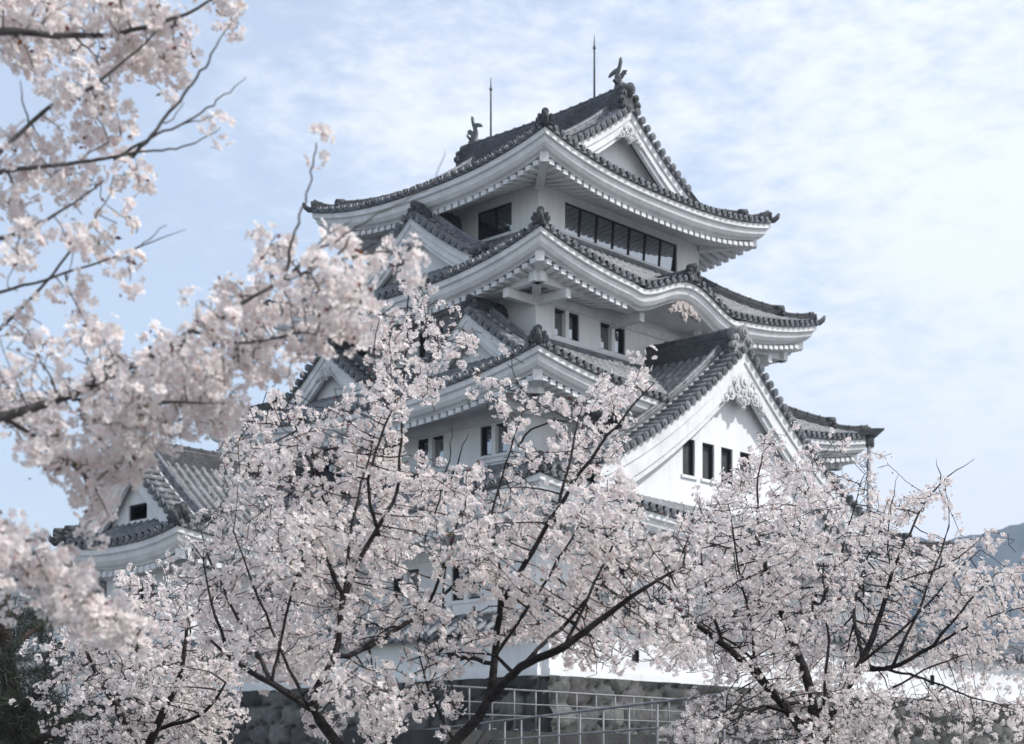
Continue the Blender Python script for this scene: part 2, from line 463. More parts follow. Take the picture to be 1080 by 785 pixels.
def build_skirt(root, sk, W, wt, wall_collar=None, beams=False, rskip=None, sides=('a-', 'b-', 'a+', 'b+'), vmax=None, clip=None, hips=True, label=None, name='roof', hip_split=0.68):
    mb = MB()
    for k in sides:
        kw = {}
        if vmax and k in vmax: kw['vmax'] = vmax[k]
        if clip and k in clip: kw['clip'] = clip[k]
        sk.tiles(mb, k, **kw)
    if wall_collar:            # flat ridge tiles where the roof meets the wall above
        a, b_ = sk.IA + 0.14, sk.IB + 0.14
        z = sk.zin
        for k in sides:
            H, L, I, IL = sk.dims(k); n_, t_ = SIDES[k]
            p0 = n_ * (I + 0.07) + t_ * (-(IL + 0.14)); p1 = n_ * (I + 0.07) + t_ * (IL + 0.14)
            mb.sweep([p0 + Zv * z, p1 + Zv * z], [(-0.11, -0.05), (-0.11, wall_collar * 0.5), (-0.085, wall_collar * 0.5), (-0.085, wall_collar * 0.9), (-0.06, wall_collar), (0.06, wall_collar), (0.085, wall_collar * 0.9), (0.085, wall_collar * 0.5), (0.11, wall_collar * 0.5), (0.11, -0.05)])
    roof = mb.build(name, M['tile'], root)
    if label: roof['label'] = label
    mb = MB()
    for k in sides: sk.fascia(mb, k, W, wt)
    mb.build('eave_cove', M['plaster_trim'], roof)
    mb = MB()
    for k in sides: sk.rafters(mb, k, W, wt, (lambda u: rskip(k, u)) if rskip else None)
    mb.build('rafters', M['plaster_trim'], roof)
    # corner beams + hip ridges
    if hips:
        for sx in (-1, 1):
            for sy in (-1, 1):
                beam = MB()
                c_out = Vector((sx * (sk.HA - 0.36), sy * (sk.HB - 0.36), 0)); c_in = Vector((sx * W[0], sy * W[1], 0))
                z_o = sk.ZE + sk.up - 0.52; z_i = wt - 0.05
                beam.sweep([c_in + Zv * z_i, c_out + Zv * z_o], [(-0.13, -0.27), (-0.13, 0.05), (0.13, 0.05), (0.13, -0.27)])
                beam.build('corner_beam', M['plaster_trim'], roof)
        if beams:
            offs = 0.85
            for k in sides:
                H, L, I, IL = sk.dims(k); n_, t_ = SIDES[k]
                WD, WL = (W[0], W[1]) if k[0] == 'a' else (W[1], W[0])
                zz = wt - 0.14
                gap = 1.45 if (sk.hump and sk.hump[0] == k) else None
                spans = [(-(WL + offs + 0.25), WL + offs + 0.25)] if gap is None else [(-(WL + offs + 0.25), sk.hump[1] - gap), (sk.hump[1] + gap, WL + offs + 0.25)]
                for u0, u1 in spans:
                    bm_ = MB()
                    bm_.sweep([n_ * (WD + offs) + t_ * u0 + Zv * zz, n_ * (WD + offs) + t_ * u1 + Zv * zz], [(-0.11, -0.13), (-0.11, 0.16), (0.11, 0.16), (0.11, -0.13)])
                    bm_.build('eave_beam', M['plaster_trim'], roof)
                m_ = [-(WL - 0.12), WL - 0.12] if gap is None else [-(WL - 0.12), sk.hump[1] - gap - 0.2, sk.hump[1] + gap + 0.2, WL - 0.12]
                for u in m_:
                    bm_ = MB()
                    bm_.sweep([n_ * (WD - 0.05) + t_ * u + Zv * (zz - 0.24), n_ * (WD + offs + 0.3) + t_ * u + Zv * (zz - 0.24)], [(-0.10, -0.16), (-0.10, 0.10), (0.10, 0.10), (0.10, -0.16)])
                    bm_.build('bracket', M['plaster_trim'], roof)
        for sx in (-1, 1):
            for sy in (-1, 1):
                mb = MB()
                ka = 'a-' if sx < 0 else 'a+'; kb = 'b-' if sy < 0 else 'b+'
                def hp(t):     # t = 0 inner corner, 1 eave corner
                    x = sk.IA + (sk.HA - sk.IA) * t; y = sk.IB + (sk.HB - sk.IB) * t
                    v = (sk.HA - sk.IA) * (1 - t)
                    return Vector((sx * x, sy * y, max(sk.h(ka, y, v), sk.h(kb, x, (sk.HB - sk.IB) * (1 - t)))))
                d = Vector((sx * (sk.HA - sk.IA), sy * (sk.HB - sk.IB), 0)).normalized()
                t0 = 0.0
                ridge(mb, [hp(hip_split * i / 8) for i in range(9)], 0.15, 0.30, 0.085)
                low = [hp(hip_split + (0.97 - hip_split) * i / 6) + Zv * (0.10 * (i / 6) ** 3) for i in range(7)]
                ridge(mb, low, 0.12, 0.17, 0.075)
                # upturned tip tile at the corner
                tip = hp(1.0)
                mb.tube([tip - d * 0.25 - Zv * 0.02, tip + d * 0.08 + Zv * 0.0, tip + d * 0.19 + Zv * 0.09, tip + d * 0.25 + Zv * 0.22], [0.10, 0.10, 0.085, 0.04], 8)
                mb.build('hip_ridge', M['tile_dark'], roof)
                ridge_end('ridge_end_tile', hp(hip_split) + Zv * 0.12 + d * 0.03, d, 0.72, roof)
                ridge_end('ridge_end_tile', low[-1] + Zv * 0.03 + d * 0.03, d, 0.62 if (sx < 0 and sy < 0) else 0.36, roof)
    return roof

def wall_ring(root, W, z0, z1, wins, mat, sub=True, bands=None):
    """plaster box with real window openings. wins: side -> list of dict(u0,u1,z0,z1,kind)"""
    mb = MB(); objs = []
    for k, (n_, t_) in SIDES.items():
        D, L = (W[0], W[1]) if k[0] == 'a' else (W[1], W[0])
        ws = wins.get(k, [])
        us = sorted({-L, L, *[w['u0'] for w in ws], *[w['u1'] for w in ws]}); zs = sorted({z0, z1, *[w['z0'] for w in ws], *[w['z1'] for w in ws]})
        P = lambda u, z, d=0.0: n_ * (D - d) + t_ * u + Zv * z
        for i in range(len(us) - 1):
            for j in range(len(zs) - 1):
                um, zm = (us[i] + us[i + 1]) / 2, (zs[j] + zs[j + 1]) / 2
                if any(w['u0'] < um < w['u1'] and w['z0'] < zm < w['z1'] for w in ws): continue
                mb.quad(P(us[i], zs[j]), P(us[i + 1], zs[j]), P(us[i + 1], zs[j + 1]), P(us[i], zs[j + 1]))
        for w in ws:
            a, b_, c, d = w['u0'], w['u1'], w['z0'], w['z1']; dp = 0.16
            mb.quad(P(a, c), P(a, d), P(a, d, dp), P(a, c, dp)); mb.quad(P(b_, c), P(b_, d), P(b_, d, dp), P(b_, c, dp))
            mb.quad(P(a, c), P(b_, c), P(b_, c, dp), P(a, c, dp)); mb.quad(P(a, d), P(b_, d), P(b_, d, dp), P(a, d, dp))
    wall = mb.build('wall', mat, root)
    if bands:
        mb = MB()
        for zb, hb, pr in bands:
            for k, (n_, t_) in SIDES.items():
                D, L = (W[0], W[1]) if k[0] == 'a' else (W[1], W[0])
                e = pr if k[0] == 'a' else 0.0
                p0 = n_ * (D + pr / 2 + 0.001) + t_ * (-(L + e)) + Zv * zb; p1 = n_ * (D + pr / 2 + 0.001) + t_ * (L + e) + Zv * zb
                mb.sweep([p0, p1], [(-pr / 2, 0), (-pr / 2, hb), (pr / 2, hb), (pr / 2, 0)])
        mb.build('wall_band', M['plaster_trim'], wall)
    for k in wins:
        n_, t_ = SIDES[k]; D = W[0] if k[0] == 'a' else W[1]
        for w in wins[k]: window(root, n_, t_, D, w)
    return wall

def window(parent, n_, t_, D, w, sub=True):
    a, b_, c, d = w['u0'], w['u1'], w['z0'], w['z1']; kind = w.get('kind', 'pair')
    def bar(mb, u0, u1, z0, z1, d0, d1):
        P = lambda u, z, q: n_ * (D - q) + t_ * u + Zv * z
        mb.hexa((P(u0, z0, d0), P(u1, z0, d0), P(u1, z0, d1), P(u0, z0, d1), P(u0, z1, d0), P(u1, z1, d0), P(u1, z1, d1), P(u0, z1, d1)))
    e = 0.004
    fr = MB(); t = 0.05
    bar(fr, a + e, a + t, c + e, d - e, 0.05, 0.135); bar(fr, b_ - t, b_ - e, c + e, d - e, 0.05, 0.135)
    bar(fr, a + t, b_ - t, c + e, c + t, 0.05, 0.135); bar(fr, a + t, b_ - t, d - t, d - e, 0.05, 0.135)
    tl = 0.085 * (d - c) if kind == 'band' else 0.0      # the big panes lean out a little at the top
    if kind == 'band':
        nb = w.get('n', 6)
        for i in range(1, nb):
            u = a + (b_ - a) * i / nb
            P = lambda q, z, e_: n_ * (D - e_) + t_ * q + Zv * z
            fr.hexa((P(u - 0.035, c + t, 0.12), P(u + 0.035, c + t, 0.12), P(u + 0.035, c + t, 0.155), P(u - 0.035, c + t, 0.155),
                     P(u - 0.035, d - t, 0.12 - tl), P(u + 0.035, d - t, 0.12 - tl), P(u + 0.035, d - t, 0.155 - tl), P(u - 0.035, d - t, 0.155 - tl)))
    elif kind == 'bars':
        nb = w.get('n', 3)
        for i in range(1, nb):
            u = a + (b_ - a) * i / nb
            bar(fr, u - 0.03, u + 0.03, c + t, d - t, 0.05, 0.12)
    win = fr.build('window', M['frame'], parent)
    if not sub:
        win.data.materials.append(M['shutter'])
        me_ = win.data
    if sub:
        pn = MB()
        P = lambda u, z, q: n_ * (D - q) + t_ * u + Zv * z
        pn.quad(P(a + 0.02, c + 0.02, 0.15), P(b_ - 0.02, c + 0.02, 0.15), P(b_ - 0.02, d - 0.02, 0.15 - tl), P(a + 0.02, d - 0.02, 0.15 - tl))
        pn.build('shutter' if kind == 'bars' else 'pane', M['shutter'] if kind == 'bars' else M['glass'], win)
        tr = MB()
        if kind == 'pair':
            u = (a + b_) / 2
            bar(tr, u - 0.075, u + 0.075, c, d, -0.012, 0.14)
            tr.build('mullion', M['plaster'], win); tr = MB()
        bar(tr, a - 0.08, b_ + 0.08, c - 0.09, c - 0.004, -0.05, 0.02)
        tr.build('sill', M['plaster'], win)
    return win

def gable(root, k, cu, front, wall, back, zr, drop, hw, roof_sheet=True, wall_z0=None, wins=(), pend=1.0, bw=0.42, name='gable', ridge_h=0.42, rdepth=None, label=None, oni=0.9, cut_z=None):
    """triangular gable standing on a roof. front/wall/back are distances from the centre along the side's outward normal"""
    n_, t_ = SIDES[k]
    P = lambda u, q, z: n_ * q + t_ * (cu + u) + Zv * z
    zf = lambda d: zr - drop(abs(d))
    N = 22
    ds = [-hw + 2 * hw * i / N for i in range(N + 1)]
    # wall
    mb = MB()
    z0 = wall_z0 if wall_z0 is not None else zf(hw) - 0.5
    hwv = hw - 0.25
    du = sorted({*[max(-hwv, min(hwv, d)) for d in ds], 0.0, *[w['u0'] for w in wins], *[w['u1'] for w in wins]})
    for u0, u1 in zip(du[:-1], du[1:]):
        ta, tb = zf(u0) - 0.16, zf(u1) - 0.16
        um = (u0 + u1) / 2
        w = next((w for w in wins if w['u0'] < um < w['u1']), None)
        if w is None: mb.quad(P(u0, wall, z0), P(u1, wall, z0), P(u1, wall, tb), P(u0, wall, ta))
        else:
            mb.quad(P(u0, wall, z0), P(u1, wall, z0), P(u1, wall, w['z0']), P(u0, wall, w['z0']))
            mb.quad(P(u0, wall, w['z1']), P(u1, wall, w['z1']), P(u1, wall, tb), P(u0, wall, ta))
    for w in wins:
        a, b_, c, d = w['u0'], w['u1'], w['z0'], w['z1']; q = wall - 0.16
        mb.quad(P(a, wall, c), P(a, wall, d), P(a, q, d), P(a, q, c)); mb.quad(P(b_, wall, c), P(b_, wall, d), P(b_, q, d), P(b_, q, c))
        mb.quad(P(a, wall, c), P(b_, wall, c), P(b_, q, c), P(a, q, c)); mb.quad(P(a, wall, d), P(b_, wall, d), P(b_, q, d), P(a, q, d))
    g = mb.build(name, M['plaster'], root)
    if label: g['label'] = label
    for w in wins:
        ww = dict(w); ww['u0'] += cu; ww['u1'] += cu
        window(root if w.get('own') else g, n_, t_, wall, ww, sub=bool(w.get('own')))
    # tiles
    mb = MB()
    if roof_sheet:
        for sg in (-1, 1):
            rows = []
            for i in range(15):
                d = hw * 1.02 * i / 14
                rows.append([P(sg * d, q, zf(d) + 0.13) for q in (front, back)])
            mb.grid(rows, True)
            rows = [[P(sg * hw * 1.02 * i / 14, q, zf(hw * 1.02 * i / 14) + 0.0) for q in (front, back)] for i in range(15)]
            mb.grid(rows, True)
            q = front - 1.05
            while q > back:
                tile_row(mb, [P(sg * hw * 1.02 * (10 - i) / 10, q, zf(hw * 1.02 * (10 - i) / 10) + 0.14) for i in range(11)], n_)
                end_tile(mb, P(sg * (hw * 1.02 + 0.04), q, zf(hw * 1.02) + 0.14), 0.10, t_ * sg)
                q -= PITCH
    # verge tiles: short cover tiles laid across the edge, stepping down the slope
    for sg in (-1, 1):
        L = 0.0; d = 0.20; 
        while d < hw * 1.0:
            z = zf(d) + 0.17
            r = 0.105
            a0 = P(sg * d, front + 0.10, z); a1 = P(sg * d, front - 0.62, z + 0.02)
            mb.tube([a0, a1], [r, r * 0.95], 10)
            disc(mb, a0 + n_ * 0.02, n_, r * 1.12, 0.05, 10); disc(mb, a0 + n_ * 0.05, n_, r * 0.5, 0.03, 8)
            sl = (zf(d) - zf(d + 0.1)) / 0.1
            d += 0.315 / math.sqrt(1 + sl * sl)
        # lip under the verge tiles
        mb.sweep([P(sg * hw * i / 14, front - 0.22, zf(hw * i / 14)) for i in range(15)], [(-0.26, 0.02), (-0.26, 0.14), (0.26, 0.14), (0.26, 0.02)], side=n_)
    rf = mb.build('verge_tiles' if not roof_sheet else 'gable_roof', M['tile'], g)
    for sg in (-1, 1):         # descending ridge just behind the verge
        mb = MB()
        path = [P(sg * (0.25 + (hw * 0.96 - 0.25) * i / 14), front - 0.78, zf(0.25 + (hw * 0.96 - 0.25) * i / 14) + 0.14) for i in range(15)]
        sec = RID(0.13, 0.27); mb.sweep(path, sec, side=n_); mb.tube([p + Zv * 0.30 for p in path], 0.075, 8)
        mb.build('descending_ridge', M['tile'], g)
    for sg in (-1, 1):
        e = P(sg * hw * 0.97, front - 0.78, zf(hw * 0.97) + 0.26)
        ridge_end('ridge_end_tile', e, t_ * sg, 0.55, g)
    mb = MB()
    for sg in (-1, 1):         # mortar fillet along the verge
        path = [P(sg * (0.2 + (hw - 0.2) * i / 14), front - 0.60, zf(0.2 + (hw - 0.2) * i / 14) + 0.24) for i in range(15)]
        mb.sweep(path, [(-0.03, -0.05), (-0.03, 0.045), (0.03, 0.045), (0.03, -0.05)], side=n_)
    mb.build('mortar_line', M['mortar'], g)
    # barge boards: three stepped plaster boards
    mb = MB()
    for sg in (-1, 1):
        for (q0, q1, b0, b1) in ((front + 0.0, front - 0.16, 0.02, -0.10 - bw * 0.34), (front - 0.05, front - 0.20, -0.09 - bw * 0.30, -0.12 - bw), (front - 0.12, front - 0.24, -0.10 - bw, -0.22 - bw * 1.15)):
            rows = []
            for i in range(17):
                d = hw * 1.0 * i / 16
                z = zf(d)
                k_ = 1.0 + 0.10 * (i / 16)
                rows.append([P(sg * d, q0, z + b0 * k_), P(sg * d, q0, z + b1 * k_), P(sg * d, q1, z + b1 * k_), P(sg * d, q1, z + b0 * k_)])
            kk_ = mb.grid(rows, False, 0, True)
            mb.face([kk_ + 64 + j for j in range(4)])
        # underside board back to the wall
        mb.grid([[P(sg * hw * i / 16, q, zf(hw * i / 16) - 0.05) for q in (front - 0.1, wall - 0.05)] for i in range(17)], True)
    mb.build('barge_board', M['plaster_trim'], g)
    if pend:
        mb = MB(); s_ = pend
        zt = zr - 0.10 - bw * 1.05
        def lobe(u, z, r, th=0.10, q=None):
            c = P(u, (q or front) - 0.10, z)
            disc(mb, c, n_, r, th, 12); disc(mb, c + n_ * (th * 0.6), n_, r * 0.62, th * 0.5, 10); disc(mb, c + n_ * th, n_, r * 0.28, th * 0.4, 8)
        lobe(0, zt - 0.12 * s_, 0.30 * s_, 0.12); lobe(0, zt - 0.42 * s_, 0.20 * s_); lobe(0, zt - 0.66 * s_, 0.12 * s_); lobe(0, zt - 0.82 * s_, 0.06 * s_)
        for sg in (-1, 1):
            lobe(sg * 0.30 * s_, zt - 0.34 * s_, 0.20 * s_); lobe(sg * 0.56 * s_, zt - 0.50 * s_, 0.19 * s_); lobe(sg * 0.78 * s_, zt - 0.66 * s_, 0.12 * s_)
            lobe(sg * 0.16 * s_, zt - 0.58 * s_, 0.13 * s_); lobe(sg * 0.42 * s_, zt - 0.20 * s_, 0.14 * s_); lobe(sg * 0.93 * s_, zt - 0.80 * s_, 0.07 * s_)
        mb.build('gable_pendant', M['carved'], g)
    # ridge + demon tile
    if ridge_h:
        mb = MB()
        ridge(mb, [P(0, front - 0.25, zr + 0.08), P(0, back if rdepth is None else rdepth, zr + 0.08)], 0.17, ridge_h, 0.09)
        mb.build('gable_ridge', M['tile_dark'], g)
        ridge_end('ridge_end_tile', P(0, front - 0.20, zr + 0.22), n_, oni, g, M['pale_tile'] if oni > 1.2 else None)
    return g

# ------------------------------------------------------------------ the setting
mb = MB(); mb.quad((-1400, -60, 0), (1400, -60, 0), (1400, 2300, 0), (-1400, 2300, 0))
tag(mb.build('ground', M['ground']), kind='structure')

ROT = R(46.5)
A_ = Vector((math.cos(ROT), math.sin(ROT), 0)); B_ = Vector((-math.sin(ROT), math.cos(ROT), 0))
O_ = Vector((0.81, 48.0, 0))
KC = O_ + A_ * 3.95 + B_ * 3.43                  # centre of the keep
def ab(a, b_, z=0.0): return O_ + A_ * a + B_ * b_ + Zv * z      # keep axes -> world
E = EYE

# raised terrace the castle stands on
TZ = E + 1.80
mb = MB()
c = [ab(-12.75, -11.8), ab(36, -11.8), ab(36, 36), ab(-12.75, 36)]
mb.hexa([p + Zv * 0.0 - Zv * 0.02 for p in c] + [p + Zv * TZ for p in c])
tag(mb.build('terrace', M['terrace']), kind='structure')

# distant hills
rng = np.random.default_rng(3)
mb = MB()
def hillz(x, y):
    r = 0.0
    r += 243 * math.exp(-abs((x - 640) / 430.0) ** 3 - ((y - 1650) / 330.0) ** 2)
    r += 60 * math.exp(-((x - 350) / 90.0) ** 2 - ((y - 1560) / 260.0) ** 2)
    r += 9 * math.sin(x * 0.016 + y * 0.011) + 4 * math.sin(x * 0.04 - y * 0.027) + 2 * math.sin(x * 0.11 + 1.3) + 1.5 * math.sin(x * 0.27 + y * 0.17)
    e = min(1, max(0, (y - 1250) / 150)) * min(1, max(0, (2150 - y) / 150)) * min(1, max(0, (x - 120) / 120.0)) * min(1, max(0, (1250 - x) / 200.0))
    return max(0.0, r) * e - 1.0
rows = []
for j in range(60):
    y = 1230 + j * 16
    rows.append([(110 + i * 10.0, y, hillz(110 + i * 10.0, y) + rng.uniform(-1.5, 1.5)) for i in range(120)])
mb.grid(rows, True)
tag(mb.build('hills', M['hill']), kind='structure')

# ------------------------------------------------------------------ the keep
keep = empty('castle_keep', (KC.x, KC.y, 0), ROT)
tag(keep, 'white plastered four storey Japanese castle keep with tiered grey tiled roofs and curved gables', 'castle')
W4, W3, W2, W1 = (3.95, 3.425), (5.15, 4.405), (6.60, 5.625), (8.65, 7.625)
sk4p = lambda v: (3.06 - (0.78 * (5.62 - v) - 0.042 * (5.62 - v) ** 2))
sk4 = Skirt(5.62, 5.195, 3.52, 3.095, E + 17.66, 0.58, E + 18.46, prof=sk4p)
sk3 = Skirt(6.88, 6.175, W4[0], W4[1], E + 14.13, 0.76, E + 16.14, hump=('b-', -0.05, 2.25, 0.66))
sk2 = Skirt(8.30, 7.395, W3[0], W3[1], E + 10.45, 0.68, E + 12.44)
sk1 = Skirt(10.45, 9.425, W2[0], W2[1], E + 6.62, 0.62, E + 8.55)

def sym(l): return l + [dict(w, u0=-w['u1'], u1=-w['u0']) for w in l]
pair = lambda u0, u1, z0, z1: dict(u0=u0, u1=u1, z0=E + z0, z1=E + z1, kind='pair')
wall_ring(keep, W4, E + 15.9, E + 17.75, {
    'b-': [dict(u0=-2.78, u1=2.78, z0=E + 16.32, z1=E + 17.28, kind='band', n=7)],
    'a-': sym([dict(u0=-2.30, u1=-0.82, z0=E + 16.35, z1=E + 17.25, kind='band', n=2)])}, M['plaster'])
wall_ring(keep, W3, E + 12.3, E + 14.1, {
    'b-': sym([pair(-4.34, -3.24, 12.72, 13.54), pair(-2.27, -1.09, 12.72, 13.54)]),
    'a-': [pair(-0.55, 0.55, 12.74, 13.52)]}, M['plaster'], bands=[(E + 13.56, 0.26, 0.07), (E + 12.56, 0.07, 0.05)])
wall_ring(keep, W2, E + 8.3, E + 10.5, {
    'a-': [pair(-4.64, -3.57, 8.95, 9.80), pair(-2.06, -0.96, 8.95, 9.80), pair(-0.15, 0.90, 8.95, 9.80), pair(2.4, 3.45, 8.95, 9.80)]},
    M['plaster'], bands=[(E + 9.84, 0.26, 0.07), (E + 8.72, 0.10, 0.05)])
wall_ring(keep, W1, TZ + 0.3, E + 6.7, {
    'a-': [pair(-5.6, -4.5, 4.6, 5.6), pair(-3.2, -2.1, 4.6, 5.6), pair(-0.6, 0.5, 4.6, 5.6)],
    'b-': [pair(-6.0, -4.9, 4.6, 5.6), pair(-3.2, -2.1, 4.6, 5.6), pair(0.6, 1.7, 4.6, 5.6), pair(3.6, 4.7, 4.6, 5.6)]},
    M['plaster'], bands=[(E + 5.75, 0.24, 0.07)])
mb = MB()
mb.box(-W1[0] - 0.35, W1[0] + 0.35, -W1[1] - 0.35, W1[1] + 0.35, TZ - 0.02, TZ + 0.32)
mb.build('stone_footing', M['concrete'], keep)

# top roof: hip-and-gable
def clip4(u, e):
    return 5.62 if abs(u) <= 3.80 else min(max(0.0, 5.195 - abs(u)), 2.1)
r4 = build_skirt(keep, sk4, W4, E + 17.62, vmax={'a-': 5.62, 'a+': 5.62}, clip={'a-': clip4, 'a+': clip4}, name='roof', label='uppermost roof, hip and gable with fish finials')
drop4 = lambda d: 0.78 * d - 0.042 * d * d
for k in ('b-', 'b+'):
    gable(keep, k, 0.0, 3.745, 3.10, 0.0, E + 20.74, drop4, 2.98, roof_sheet=False, wall_z0=E + 18.2, bw=0.34, pend=0.62, ridge_h=None)
mb = MB()
ridge(mb, [(0, -3.55 + 7.1 * i / 10, E + 20.84 + 0.10 * (abs(i - 5) / 5) ** 2) for i in range(11)], 0.24, 0.60, 0.11)
mr = mb.build('main_ridge', M['tile_dark'], keep)
for s_ in (-1, 1): ridge_end('ridge_end_tile', Vector((0, s_ * 3.60, E + 21.12)), (0, s_, 0), 1.15, mr)

# fish finials
def fish(s_):
    mb = MB()
    # head bites the ridge, body curls up, tail fans outward
    base = Vector((0, s_ * 3.22, E + 21.48))
    out_ = Vector((0, s_, 0))
    prof = [(-0.02, -0.02, 0.20), (0.06, 0.12, 0.21), (0.06, 0.26, 0.18), (0.0, 0.40, 0.145), (-0.04, 0.52, 0.11), (-0.03, 0.62, 0.08), (0.02, 0.70, 0.055)]
    rows = []
    for (o, u, r) in prof:
        c = base + out_ * o + Zv * u
        rows.append([c + Vector((math.cos(t) * r * 0.75, 0, 0)) + out_ * (math.sin(t) * r) + Zv * (-0.25 * math.sin(t) * r) for t in [2 * math.pi * j / 12 for j in range(12)]])
    k = mb.grid(rows, True, 0, True); mb.face([k + j for j in range(12)][::-1])
    def fin(pts, th):
        n_ = len(pts); f = [base + out_ * o + Zv * u + Vector((th, 0, 0)) for o, u in pts]; b2 = [p - Vector((2 * th, 0, 0)) for p in f]
        i0 = mb.pts(f); i1 = mb.pts(b2)
        mb.face([i0 + j for j in range(n_)]); mb.face([i1 + j for j in range(n_)][::-1])
        for j in range(n_): mb.face((i0 + j, i1 + j, i1 + (j + 1) % n_, i0 + (j + 1) % n_))
    fin([(0.0, 0.60), (-0.12, 0.66), (-0.28, 0.62), (-0.40, 0.60), (-0.34, 0.70), (-0.20, 0.77), (-0.02, 0.80), (0.03, 0.92), (0.06, 1.06), (0.12, 1.10), (0.14, 0.98), (0.10, 0.80), (0.06, 0.68)], 0.035)
    fin([(0.14, 0.40), (0.26, 0.52), (0.34, 0.50), (0.30, 0.58), (0.36, 0.62), (0.20, 0.66), (0.08, 0.56)], 0.025)
    fin([(0.18, 0.10), (0.30, 0.18), (0.27, 0.26), (0.15, 0.26)], 0.03)
    for sx in (-1, 1):         # pectoral fins
        c = base + Vector((sx * 0.13, 0, 0.22))
        mb.hexa((c, c + out_ * 0.12, c + out_ * 0.10 + Vector((sx * 0.18, 0, 0.10)), c + Vector((sx * 0.16, 0, 0.06)), c + Zv * 0.03, c + out_ * 0.12 + Zv * 0.03, c + out_ * 0.10 + Vector((sx * 0.18, 0, 0.13)), c + Vector((sx * 0.16, 0, 0.09))))
    mb.build('fish_finial', M['bronze'], keep)
fish(-1); fish(1)
for b_, zt in ((1.23, 23.66), (5.88, 23.68)):
    mb = MB()
    p = Vector((0.02, b_ - 3.43, 0))
    mb.tube([p + Zv * (E + 21.3), p + Zv * (E + zt - 0.35), p + Zv * (E + zt)], [0.035, 0.028, 0.008], 8)
    disc(mb, p + Zv * (E + zt - 0.42), Zv, 0.05, 0.08, 8)
    mb.tube([p + Zv * (E + 21.3), p + Zv * (E + 21.62)], [0.10, 0.07], 8)
    mb.build('lightning_rod', M['bronze'], keep)

# third roof with its undulating gable
r3 = build_skirt(keep, sk3, W3, E + 13.98, wall_collar=0.07, beams=True, rskip=lambda k, u: k == 'b-' and abs(u + 0.05) < 2.55, name='roof')
mb = MB()
zk = E + 14.13 + 0.66 + 0.17
ridge(mb, [(-0.05, -6.20, zk), (-0.05, -5.2, zk + 0.02), (-0.05, -4.2, zk + 0.05)], 0.13, 0.22, 0.08)
kr = mb.build('cusped_gable_ridge', M['tile_dark'], keep)
ridge_end('ridge_end_tile', Vector((-0.05, -6.22, zk + 0.10)), (0, -1, 0), 0.75, kr)
mb = MB()                      # carved pendant under the cusped gable
for (u, z, r) in ((0, 0, 0.22), (-0.28, -0.06, 0.17), (0.28, -0.06, 0.17), (-0.52, -0.16, 0.12), (0.52, -0.16, 0.12), (0, -0.26, 0.14), (-0.7, -0.26, 0.07), (0.7, -0.26, 0.07), (0, -0.42, 0.07)):
    c = Vector((-0.05 + u, -5.86, E + 14.16 + z)); disc(mb, c, (0, -1, 0), r, 0.1, 12); disc(mb, c + Vector((0, -0.06, 0)), (0, -1, 0), r * 0.55, 0.06, 8)
mb.build('gable_pendant', M['carved_wood'], keep)
gable(keep, 'a-', 0.0, 6.0, 5.52, W4[0] + 0.02, E + 16.78, lambda d: 0.80 * d - 0.05 * d * d, 2.5, wall_z0=E + 14.4, bw=0.30, pend=0.5, ridge_h=0.36, oni=0.75)

# second roof with twin gables on the shaded side and the large gable on the sunlit side
r2 = build_skirt(keep, sk2, W2, E + 10.38, wall_collar=0.07, beams=True, name='roof')
for cu in (-3.15, 3.15):
    gable(keep, 'a-', cu, 6.75, 6.30, W3[0] + 0.02, E + 13.12, lambda d: 0.84 * d - 0.05 * d * d, 2.25, wall_z0=E + 11.0, bw=0.32, pend=0.5, ridge_h=0.36, oni=0.75)
slit = lambda u0, u1: dict(u0=u0, u1=u1, z0=E + 8.49, z1=E + 9.55, kind='bars', n=1, own=True)
gable(keep, 'b-', 0.0, 8.10, 7.66, W3[1] - 0.3, E + 12.40, lambda d: 0.86 * d - 0.032 * d * d, 6.60, wall_z0=E + 7.6,
      wins=[slit(-2.46, -1.88), slit(-1.52, -0.94), slit(-0.60, -0.02), slit(0.35, 0.93)], bw=0.62, pend=1.12, ridge_h=0.62, oni=1.25, label='large sunlit gable with four slit windows')

# first roof
r1 = build_skirt(keep, sk1, W1, E + 6.52, wall_collar=0.07, name='roof')

# ------------------------------------------------------------------ wing turret on the left
def local_root(name, a, b_, rot): 
    p = ab(a, b_); return empty(name, (p.x, p.y, 0), rot)
tur = local_root('corner_turret', -7.0, 5.66, ROT - R(90))
tag(tur, 'low white wing turret left of the keep, its small gable with a dark shuttered window', 'turret')
TW = (1.95, 3.0)
pf = lambda v: 2.48 - (1.0 * (2.93 - v) - 0.052 * (2.93 - v) ** 2)
skt = Skirt(2.93, 4.0, 2.13, 3.2, E + 6.08, 0.28, E + 7.1, prof=pf)
wall_ring(tur, TW, TZ - 0.1, E + 6.1, {'b-': [pair(-0.45, 0.45, 4.3, 5.2)], 'a+': [pair(-2.2, -1.3, 4.3, 5.2), pair(-0.4, 0.5, 4.3, 5.2)]}, M['plaster'], bands=[(E + 5.4, 0.2, 0.06)])
def clipt(u, e): return 2.93 if abs(u) <= 3.6 else min(max(0.0, 4.0 - abs(u)), 0.8)
build_skirt(tur, skt, TW, E + 6.02, vmax={'a-': 2.93, 'a+': 2.93}, clip={'a-': clipt, 'a+': clipt})
for k in ('b-',):
    gable(tur, k, 0.0, 3.62, 3.22, 0.0, E + 8.60, lambda d: 1.0 * d - 0.052 * d * d, 2.72, roof_sheet=False, wall_z0=E + 6.5, bw=0.30, pend=0.42, ridge_h=None,
          wins=[dict(u0=-0.50, u1=0.40, z0=E + 6.92, z1=E + 7.36, kind='bars', n=1)])
mb = MB(); ridge(mb, [(0, -3.45, E + 8.66), (0, 4.0, E + 8.66)], 0.18, 0.40, 0.09)
